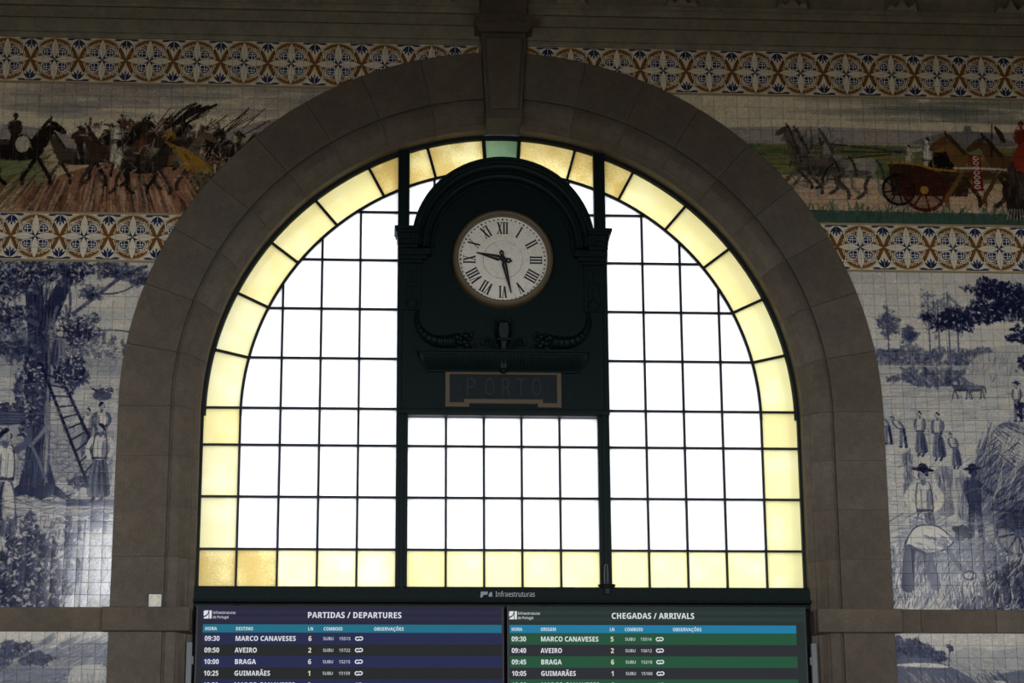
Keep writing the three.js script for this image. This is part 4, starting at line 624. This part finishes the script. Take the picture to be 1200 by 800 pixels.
  // bolt at the foot of the second post
  const bolt = part('window_bolt', joined([new THREE.CylinderGeometry(0.11, 0.08, 0.05, 20).translate(1.235, 5.462, 0.2), box(1.2, 1.27, 5.36, 5.44, 0.24, 0.29, 0.012), box(1.213, 1.257, 5.49, 5.75, 0.09, 0.15, 0.01)]), ironBars, win);
  part('handle_rod', tube([[1.213, 5.5, 0.17], [1.212, 5.66, 0.17], [1.222, 5.735, 0.17], [1.243, 5.74, 0.17], [1.252, 5.66, 0.17], [1.252, 5.5, 0.17]], 0.007, 30, 6), greySteel, bolt);
}
// ------------------------------------------------------------------ the clock in its iron case
{
  const clock = thing('station_clock', 'large round white dial clock in a dark green iron case with an arched hood', 'clock');
  const ZP = 0.15, CY = 9.585;
  const panel = part('case_panel', metreUV(prism([[-1.316, 7.625], [1.316, 7.625], [1.316, 9.7], [1.1, 9.736], ...circlePts(0, HOOD.y, 1.1, 0, Math.PI, 40), [-1.1, 9.736], [-1.316, 9.7]], 0.085, ZP, 0.006)), iron, clock);
  part('bottom_rail', metreUV(joined([box(-1.316, 1.316, 7.6, 7.66, 0.08, 0.2, 0.01), box(-1.17, 1.17, 7.585, 7.61, -0.05, 0.17, 0.006)])), iron, clock);
  part('hood', sweep([[0.86, ZP - 0.01], [0.86, 0.17], [0.875, 0.18], [0.9, 0.18], [0.905, 0.2], [0.93, 0.225], [0.96, 0.235], [0.965, 0.255], [1.0, 0.255], [1.005, 0.275], [1.03, 0.305], [1.065, 0.32], [1.07, 0.345], [1.11, 0.35], [1.115, 0.37], [1.15, 0.375], [1.15, 0.03], [1.08, 0.03], [1.08, ZP - 0.01]], range(0, Math.PI, 60), (t, a, b) => [a * Math.cos(t), HOOD.y + a * Math.sin(t), b], 0.35), iron, clock);
  for (const s of [-1, 1]) {
    const cap = (x0, x1, y0, y1, z) => box(Math.min(s * x0, s * x1), Math.max(s * x0, s * x1), y0, y1, 0.05, z, 0.006);
    part('shoulder_cornice', metreUV(joined([cap(1.05, 1.36, 9.905, 9.945, 0.42), cap(1.05, 1.345, 9.87, 9.905, 0.4), cap(1.06, 1.325, 9.8, 9.87, 0.36), cap(1.065, 1.318, 9.74, 9.8, 0.33), cap(1.07, 1.317, 9.7, 9.74, 0.3), cap(0.9, 1.316, 9.62, 9.7, 0.26), cap(0.95, 1.316, 9.57, 9.62, 0.23), cap(1.0, 1.31, 9.53, 9.57, 0.2)])), iron, clock);
    // pilaster with raised fret and roundel
    const x = s * 1.14, list = [box(x - 0.12, x + 0.12, 8.92, 9.51, ZP - 0.01, ZP + 0.03, 0.006)];
    for (const [a, b, c, d] of [[-0.07, 0.07, 9.42, 9.445], [-0.012, 0.012, 9.3, 9.44], [-0.07, 0.07, 9.285, 9.31], [-0.08, -0.06, 9.1, 9.24], [0.06, 0.08, 9.1, 9.24], [-0.08, 0.08, 9.22, 9.24], [-0.012, 0.012, 9.1, 9.22]]) list.push(box(x + a, x + b, c, d, ZP + 0.02, ZP + 0.05, 0.004));
    list.push(new THREE.TorusGeometry(0.07, 0.018, 8, 20).translate(x, 9.0, ZP + 0.03));
    part('pilaster', metreUV(joined(list)), iron, clock);
    part('edge_fillet', metreUV(box(s * 1.285 - 0.03, s * 1.285 + 0.03, 7.66, 9.55, ZP - 0.01, ZP + 0.025, 0.006)), iron, clock);
    // horn-shaped swag with fruit at its mouth
    const horn = tube([[s * 1.06, 8.93, ZP + 0.02], [s * 1.075, 8.8, ZP + 0.03], [s * 1.03, 8.66, ZP + 0.05], [s * 0.93, 8.55, ZP + 0.07], [s * 0.78, 8.5, ZP + 0.08], [s * 0.6, 8.5, ZP + 0.08]], t => (0.018 + 0.075 * t) * (1 + 0.1 * Math.sin(t * 70)), 70, 10);
    const fr = rng(31), fruit = [horn];
    for (let k = 0; k < 22; k++) { const q = new THREE.SphereGeometry(0.022 + fr() * 0.026, 10, 7); q.scale(1, 0.9, 0.8); q.translate(s * (0.36 + fr() * 0.26), 8.43 + fr() * 0.16, ZP + 0.06 + fr() * 0.07); fruit.push(q); }
    for (let k = 0; k < 8; k++) { const q = new THREE.SphereGeometry(0.05, 10, 6); q.scale(1, 0.35, 0.25); q.rotateZ(fr() * 3); q.translate(s * (0.34 + fr() * 0.3), 8.42 + fr() * 0.2, ZP + 0.07 + fr() * 0.05); fruit.push(q); }
    part('swag', joined(fruit), iron, clock);
  }
  // shelf moulding with upright gadroons
  const shelf = [box(-1.065, 1.065, 8.355, 8.39, ZP - 0.01, 0.34, 0.006), box(-1.045, 1.045, 8.325, 8.355, ZP - 0.01, 0.315, 0.004), box(-0.95, 0.95, 8.125, 8.15, ZP - 0.01, 0.2, 0.005)];
  shelf.push(sweep([[8.325, ZP - 0.01], [8.325, 0.285], [8.28, 0.27], [8.22, 0.235], [8.15, 0.185], [8.15, ZP - 0.01]], [-1, 1], (t, a, b) => [t * (0.93 + (b - ZP) * 0.8), a, b]));
  for (let k = -22; k <= 22; k++) shelf.push(tube([[k * 0.0445, 8.32, 0.288], [k * 0.044, 8.28, 0.275], [k * 0.043, 8.22, 0.24], [k * 0.042, 8.155, 0.19]], t => 0.017 * (1 - 0.3 * t), 5, 6));
  part('shelf_moulding', joined(shelf), iron, clock);
  // bracket in the middle: a stem with horns and side volutes
  const b = [sweep([[-0.09, 0], [0.09, 0], [0.075, 0.16], [0.05, 0.2], [-0.05, 0.2], [-0.075, 0.16]], range(0, 1, 10), (t, a, z) => [a * (1 - 0.45 * t + 0.25 * Math.sin(t * 9)), 8.72 - 0.56 * t, ZP + z * (1 - 0.55 * t)]), new THREE.SphereGeometry(0.075, 14, 10).scale(1, 0.8, 0.8).translate(0, 8.72, ZP + 0.1), new THREE.SphereGeometry(0.05, 12, 8).scale(1, 0.8, 0.8).translate(0, 8.14, ZP + 0.07), box(-0.085, 0.085, 8.5, 8.53, ZP, ZP + 0.2, 0.008), box(-0.075, 0.075, 8.36, 8.385, ZP, ZP + 0.2, 0.008)];
  for (const s of [-1, 1]) {
    b.push(tube([[s * 0.07, 8.62, ZP + 0.16], [s * 0.1, 8.72, ZP + 0.17], [s * 0.095, 8.79, ZP + 0.16]], t => 0.016 * (1 - 0.6 * t), 10, 6));
    b.push(tube([[s * 0.09, 8.36, ZP + 0.1], [s * 0.14, 8.46, ZP + 0.12], [s * 0.19, 8.53, ZP + 0.12], [s * 0.25, 8.53, ZP + 0.11], [s * 0.265, 8.48, ZP + 0.1], [s * 0.23, 8.455, ZP + 0.1], [s * 0.215, 8.48, ZP + 0.1]], t => 0.026 * (1 - 0.35 * t), 26, 8));
  }
  part('scroll_bracket', joined(b), iron, clock);
  // name plate
  const plate = part('name_plate', box(-0.67, 0.67, 7.72, 8.12, ZP - 0.01, ZP + 0.012, 0.004), new THREE.MeshPhysicalMaterial({ color: 0x182124, roughness: 0.55, specularIntensity: 0.35 }), clock, 'dark plate lettered PORTO in a bronze frame');
  part('plate_frame', prism([[-0.72, 7.685], [-0.42, 7.685], [-0.42, 7.73], [0.42, 7.73], [0.42, 7.685], [0.72, 7.685], [0.72, 8.155], [-0.72, 8.155]], ZP + 0.002, ZP + 0.035, 0.006, [[[-0.66, 7.745], [-0.66, 8.1], [0.66, 8.1], [0.66, 7.745], [0.49, 7.745], [0.49, 7.79], [-0.49, 7.79], [-0.49, 7.745]]]), bronzeDark, plate);
  const font = await new FontLoader().loadAsync('fonts/droid/droid_sans_regular.typeface.json');
  const letterMat = new THREE.MeshPhysicalMaterial({ color: 0x273134, roughness: 0.5, specularIntensity: 0.4 });
  [['P', -0.4], ['O', -0.17], ['R', 0.035], ['T', 0.215], ['O', 0.41]].forEach(([ch, x]) => {
    const g = new TextGeometry(ch, { font, size: 0.225, depth: 0.012, curveSegments: 6, bevelEnabled: true, bevelThickness: 0.004, bevelSize: 0.002, bevelSegments: 1 });
    g.computeBoundingBox(); const bb = g.boundingBox, w = bb.max.x - bb.min.x; g.translate(-(bb.max.x + bb.min.x) / 2, -bb.min.y, 0); g.scale(0.118 / w, 0.225 / (bb.max.y - bb.min.y), 1); g.translate(x, 7.83, ZP + 0.012);
    part('letter', g, letterMat, plate);
  });
  for (const x of [-0.565, 0.56]) part('letter', new THREE.TorusGeometry(0.022, 0.009, 6, 16).scale(1.4, 0.8, 1).translate(x, 7.945, ZP + 0.015), letterMat, plate);
  // bezel and dial
  const R1 = 0.63, R2 = 0.562;
  const bez = new THREE.LatheGeometry([[R2, 0.03], [R2, 0.15], [R2 + 0.012, 0.165], [R2 + 0.03, 0.168], [R2 + 0.036, 0.158], [R1 - 0.018, 0.15], [R1 - 0.004, 0.13], [R1, 0.1], [R1, 0]].map(p => new THREE.Vector2(...p)), 96);
  bez.rotateX(Math.PI / 2); bez.translate(0, CY, ZP); part('bezel', bez, bronze, clock, 'bronze rim around the dial');
  const dc = canvas(1024, 1024), c = dc.getContext('2d');
  c.fillStyle = '#f3eee0'; c.fillRect(0, 0, 1024, 1024);
  { const q = rng(8); for (let k = 0; k < 2600; k++) { c.fillStyle = q() > 0.5 ? 'rgba(255,250,238,0.10)' : 'rgba(120,104,80,0.05)'; c.beginPath(); c.ellipse(q() * 1024, q() * 1024, 3 + q() * 26, 2 + q() * 14, q() * 3, 0, 7); c.fill(); } }
  c.translate(512, 512); const U = 512 / R2;
  c.strokeStyle = 'rgba(70,62,50,0.55)'; c.lineWidth = 3; c.beginPath(); c.arc(0, 0, 0.245 * U, -0.1, 4.4); c.stroke(); c.strokeStyle = 'rgba(70,62,50,0.3)'; c.beginPath(); c.arc(0, 0, 0.25 * U, 0, 7); c.stroke();
  c.fillStyle = '#0d0d0f';
  for (let k = 0; k < 60; k++) { c.save(); c.rotate(k * Math.PI / 30); const w = k % 5 ? 16 : 20; c.fillRect(-w / 2, -0.53 * U - w / 2, w, w); c.restore(); }
  // Roman numerals, strokes drawn one by one, feet towards the middle
  const numerals = ['XII', 'I', 'II', 'III', 'IIII', 'V', 'VI', 'VII', 'VIII', 'IX', 'X', 'XI'], width = { I: 29, V: 58, X: 60 };
  numerals.forEach((t, k) => {
    c.save(); c.rotate(k * Math.PI / 6);
    const total = [...t].reduce((s, ch) => s + width[ch], 0) + (t.length - 1) * 5; let x = -total / 2; const y0 = -0.492 * U, y1 = -0.345 * U;
    for (const ch of t) {
      const w = width[ch], serif = (a, b, y) => c.fillRect(a, y - 4, b - a, 8), slash = (xa, xb, th) => { c.beginPath(); c.moveTo(xa - th / 2, y0); c.lineTo(xa + th / 2, y0); c.lineTo(xb + th / 2, y1); c.lineTo(xb - th / 2, y1); c.fill(); };
      if (ch === 'I') { c.fillRect(x + 5, y0, w - 10, y1 - y0); serif(x - 1, x + w + 1, y0); serif(x - 1, x + w + 1, y1); }
      if (ch === 'V') { slash(x + 12, x + w / 2, 21); slash(x + w - 8, x + w / 2, 8); serif(x - 1, x + 25, y0); serif(x + w - 20, x + w + 1, y0); }
      if (ch === 'X') { slash(x + 12, x + w - 12, 21); slash(x + w - 8, x + 8, 8); for (const y of [y0, y1]) { serif(x - 1, x + 23, y); serif(x + w - 22, x + w + 1, y); } }
      x += w + 5;
    }
    c.restore();
  });
  const dg = new THREE.CylinderGeometry(R2 + 0.004, R2 + 0.004, 0.02, 96).rotateX(Math.PI / 2), dp = dg.attributes.position, du = dg.attributes.uv;
  for (let i = 0; i < dp.count; i++) du.setXY(i, dp.getX(i) / R2 / 2 + 0.5, dp.getY(i) / R2 / 2 + 0.5);
  part('dial', dg.translate(0, CY, ZP + 0.02), new THREE.MeshStandardMaterial({ map: canvasTexture(dc), roughness: 0.5 }), clock, 'white dial with black Roman numerals');
  const handMat = new THREE.MeshStandardMaterial({ color: 0x101114, roughness: 0.45 });
  const hand = (name, L, w, tail, tw, turn, z, parentZ) => {
    const g = joined([prism([[-w * 0.35, 0.02], [-w, L * 0.16], [-0.006, L], [0.006, L], [w, L * 0.16], [w * 0.35, 0.02]], 0, 0.008, 0, [[[-w * 0.12, L * 0.14], [w * 0.12, L * 0.14], [0, L * 0.8]].map(p => p)]), prism([[-w * 0.4, 0.01], [-tw, -tail * 0.72], [0, -tail], [tw, -tail * 0.72], [w * 0.4, 0.01]], 0, 0.008, 0, [[[-tw * 0.4, -tail * 0.68], [tw * 0.4, -tail * 0.68], [0, -tail * 0.45]]]), new THREE.CylinderGeometry(0.034, 0.034, 0.012, 20).rotateX(Math.PI / 2).translate(0, 0, 0.004)]);
    g.rotateZ(-turn); g.translate(0, CY, z); part(name, g, handMat, clock);
  };
  hand('hour_hand', 0.34, 0.04, 0.12, 0.036, rad(284), ZP + 0.06);
  hand('minute_hand', 0.46, 0.034, 0.12, 0.03, rad(167.5), ZP + 0.082);
  part('hand_pin', new THREE.CylinderGeometry(0.016, 0.018, 0.075, 16).rotateX(Math.PI / 2).translate(0, CY, ZP + 0.0625), handMat, clock);
}
// ------------------------------------------------------------------ departure and arrival boards
{
  const W = 2048, M = W / 3.588, TOP = 5.19, LOW = 3.92, H = Math.round((TOP - LOW) * M);
  const px = 0.01005 * M, top = y => (y - 709.3) * px;            // row heights of the display
  function board(x0, x1, green, title, col, rows, label) {
    const dc = canvas(W, H), c = dc.getContext('2d'), sx = (x1 - x0) * M / W, at = x => (x - (green ? 596.6 : 231.3)) * px / sx;
    c.fillStyle = green ? '#262f2f' : '#24242f'; c.fillRect(0, 0, W, H);
    for (let k = 0; k < 5; k++) { c.fillStyle = k % 2 ? (green ? '#293b38' : '#29294a') : (green ? '#26322f' : '#25253a'); c.fillRect(at(green ? 599 : 236), top(710 + k * 4), W, 4 * px); }
    const xa = at(green ? 597.5 : 237.5), xb = at(green ? 939.5 : 588);
    c.fillStyle = green ? '#1f83ad' : '#1f7590'; c.fillRect(xa, top(730.8), xb - xa, 9.6 * px);
    for (let k = 0; k < 8; k++) { c.fillStyle = k % 2 ? (green ? '#2b2d33' : '#232426') : (green ? '#23583c' : '#252a52'); c.fillRect(xa, top(740.6 + k * 13.5), xb - xa, 13.5 * px); }
    const text = (t, x, y, size, weight, w, fill = '#f2f4fa') => { c.fillStyle = fill; c.font = weight + ' ' + size * px + 'px sans-serif'; c.textBaseline = 'middle'; const m = c.measureText(t).width; c.save(); c.translate(at(x), top(y)); c.scale(w * px / sx / m, 1); c.fillText(t, 0, 0); c.restore(); };
    text(title, green ? 718.5 : 359, 720, 9.6, 'bold', green ? 99.5 : 111);
    // emblem of the network: a split square beside two short lines
    const e = at(green ? 597 : 238), y = top(714.6), s = 9.6 * px;
    c.fillStyle = '#eef0f6'; c.beginPath(); c.moveTo(e + s * 0.12, y); c.lineTo(e + s * 0.6, y); c.quadraticCurveTo(e + s * 0.5, y + s * 0.62, e, y + s * 0.66); c.lineTo(e, y + s * 0.12); c.closePath(); c.fill();
    c.beginPath(); c.moveTo(e + s * 0.02, y + s * 0.84); c.quadraticCurveTo(e + s * 0.5, y + s * 0.72, e + s * 0.62, y + s * 0.3); c.lineTo(e + s * 0.62, y + s); c.lineTo(e + s * 0.05, y + s); c.closePath(); c.fill();
    c.fillRect(e + s * 0.7, y, s * 0.28, s);
    text('Infraestruturas', green ? 607.3 : 248.8, 717.2, 4.4, '', 26.5); text('de Portugal', green ? 607.3 : 248.8, 722.4, 4.4, '', 18.5);
    for (const [t, x, w] of col) text(t, x, 735.8, 5.6, 'bold', w, '#dff2fa');
    rows.forEach(([time, place, w, line, train], k) => {
      const yy = 747.4 + k * 13.5, o = green ? 359.2 : 0;
      text(time, 240 + o + (green ? 0.4 : 0), yy, 8.2, 'bold', 17.5); text(place, (green ? 634 : 275.4), yy, 8.2, 'bold', w);
      text(line, green ? 717 : 360.7, yy, 8.2, 'bold', 4, '#f4f0d4'); text('SUBU', green ? 734.3 : 378, yy, 5.2, '', 12.5); if (train) text(train, green ? 752.5 : 396.6, yy, 5.2, '', 13.6);
      c.strokeStyle = '#f2f4fa'; c.lineWidth = 1.3 * px; const lx = at(green ? 775.6 : 420.2), ly = top(yy);
      c.beginPath(); c.ellipse(lx - 2.1 * px, ly, 2.1 * px, 1.9 * px, 0, 0.7, 5.6); c.stroke(); c.beginPath(); c.ellipse(lx + 1.9 * px, ly - 0.2 * px, 2.2 * px, 1.9 * px, 0, 3.8, 9.2); c.stroke(); c.beginPath(); c.moveTo(lx - 2 * px, ly + 1.9 * px); c.lineTo(lx + 0.3 * px, ly + 1.8 * px); c.stroke();
    });
    const t = thing('information_board', label, 'display board');
    const d = canvasTexture(dc), z = 0.42;
    part('housing', metreUV(joined([box(x0 - 0.025, x1 + 0.025, LOW - 0.03, TOP + 0.012, 0.2, z, 0.01), box(x0 + 0.4, x0 + 0.5, TOP - 0.1, TOP + 0.05, 0.12, 0.2)])), black, t);
    const g = new THREE.PlaneGeometry(x1 - x0, TOP - LOW); g.translate((x0 + x1) / 2, (TOP + LOW) / 2, z + 0.003);
    part('display_screen', g, new THREE.MeshPhysicalMaterial({ color: 0x050607, roughness: 0.6, specularIntensity: 0.3, emissive: 0xffffff, emissiveMap: d, emissiveIntensity: 0.8 }), t);
    const l = new THREE.RectAreaLight(new THREE.Color(green ? 0x2a5a4a : 0x2a3060), 0.02, x1 - x0, TOP - LOW); l.position.set((x0 + x1) / 2, (TOP + LOW) / 2, z + 0.02); l.rotation.y = Math.PI; scene.add(l);
  }
  board(-3.635, -0.044, false, 'PARTIDAS / DEPARTURES', [['HORA', 240, 14], ['DESTINO', 275.8, 20.5], ['LN', 360, 6.4], ['COMBOIO', 378.3, 22.5], ['OBSERVAÇÕES', 437.3, 35.3]],
    [['09:30', 'MARCO CANAVESES', 71, '6', '15515'], ['09:50', 'AVEIRO', 26, '2', '15722'], ['10:00', 'BRAGA', 25, '6', '15215'], ['10:25', 'GUIMARÃES', 42, '1', '15159'], ['10:30', 'MARCO CANAVESES', 71, '2', '15517']], 'wide departures display with dark blue rows, under the left part of the window');
  board(0.034, 3.585, true, 'CHEGADAS / ARRIVALS', [['HORA', 599.6, 13], ['ORIGEM', 634.2, 18.5], ['LN', 716.2, 6], ['COMBOIO', 734, 22], ['OBSERVAÇÕES', 791.4, 34.6]],
    [['09:30', 'MARCO CANAVESES', 69, '5', '15514'], ['09:40', 'AVEIRO', 25.6, '2', '15612'], ['09:45', 'BRAGA', 24.8, '6', '15218'], ['10:05', 'GUIMARÃES', 41.5, '1', '15160'], ['10:30', 'MARCO CANAVESES', 69, '2', '15516']], 'wide arrivals display with green rows, under the right part of the window');
  // iron panel that closes the doorway head behind the boards
  { const g = structure('trim_4', 'dark iron panel behind the two display boards'); part('panel', metreUV(box(-3.7, 3.7, 3.75, 5.19, -0.1, 0.1)), iron, g); }
  // steel posts beside the boards
  for (const s of [-1, 1]) {
    const t = thing('steel_post', s < 0 ? 'grey steel post beside the departures display' : 'grey steel post beside the arrivals display', 'post', 'posts beside the display boards');
    const x = s < 0 ? -3.72 : 3.682;
    part('upright', metreUV(box(x - 0.034, x + 0.034, 0, 4.76, 0.37, 0.45, 0.006)), greySteel, t);
    part('clamp', metreUV(joined([box(x - s * 0.034 - 0.018, x - s * 0.034 + 0.018, 4.5, 4.6, 0.38, 0.44, 0.008)])), greySteel, t);
  }
  // small white box on the impost
  const b = thing('junction_box', 'small white square box standing on the impost left of the window', 'box');
  const white = new THREE.MeshStandardMaterial({ color: 0xefede6, roughness: 0.5 }), cream = new THREE.MeshStandardMaterial({ color: 0xf2ead0, roughness: 0.6 });
  part('body', box(-4.2, -4.052, IMP1, IMP1 + 0.148, 0.51, 0.58, 0.012), new THREE.MeshStandardMaterial({ color: 0xd2d1cb, roughness: 0.5 }), b);
  part('cover', prism([[-4.185, 5.2], [-4.165, 5.17], [-4.13, 5.165], [-4.1, 5.18], [-4.085, 5.21], [-4.068, 5.23], [-4.085, 5.265], [-4.12, 5.292], [-4.15, 5.29], [-4.17, 5.25]], 0.58, 0.588, 0.003), cream, b);
  part('rim', prism([[-4.198, 5.158], [-4.054, 5.158], [-4.054, 5.3], [-4.198, 5.3]], 0.575, 0.585, 0.002, [[[-4.188, 5.168], [-4.188, 5.29], [-4.064, 5.29], [-4.064, 5.168]]]), white, b);
  part('cable', tube([[-4.055, 5.27, 0.54], [-4.02, 5.275, 0.545], [-3.99, 5.24, 0.55], [-3.975, 5.19, 0.55], [-3.995, 5.161, 0.55], [-4.04, 5.16, 0.54]], 0.0035, 30, 5), greySteel, b);
}
renderer.render(scene, camera);
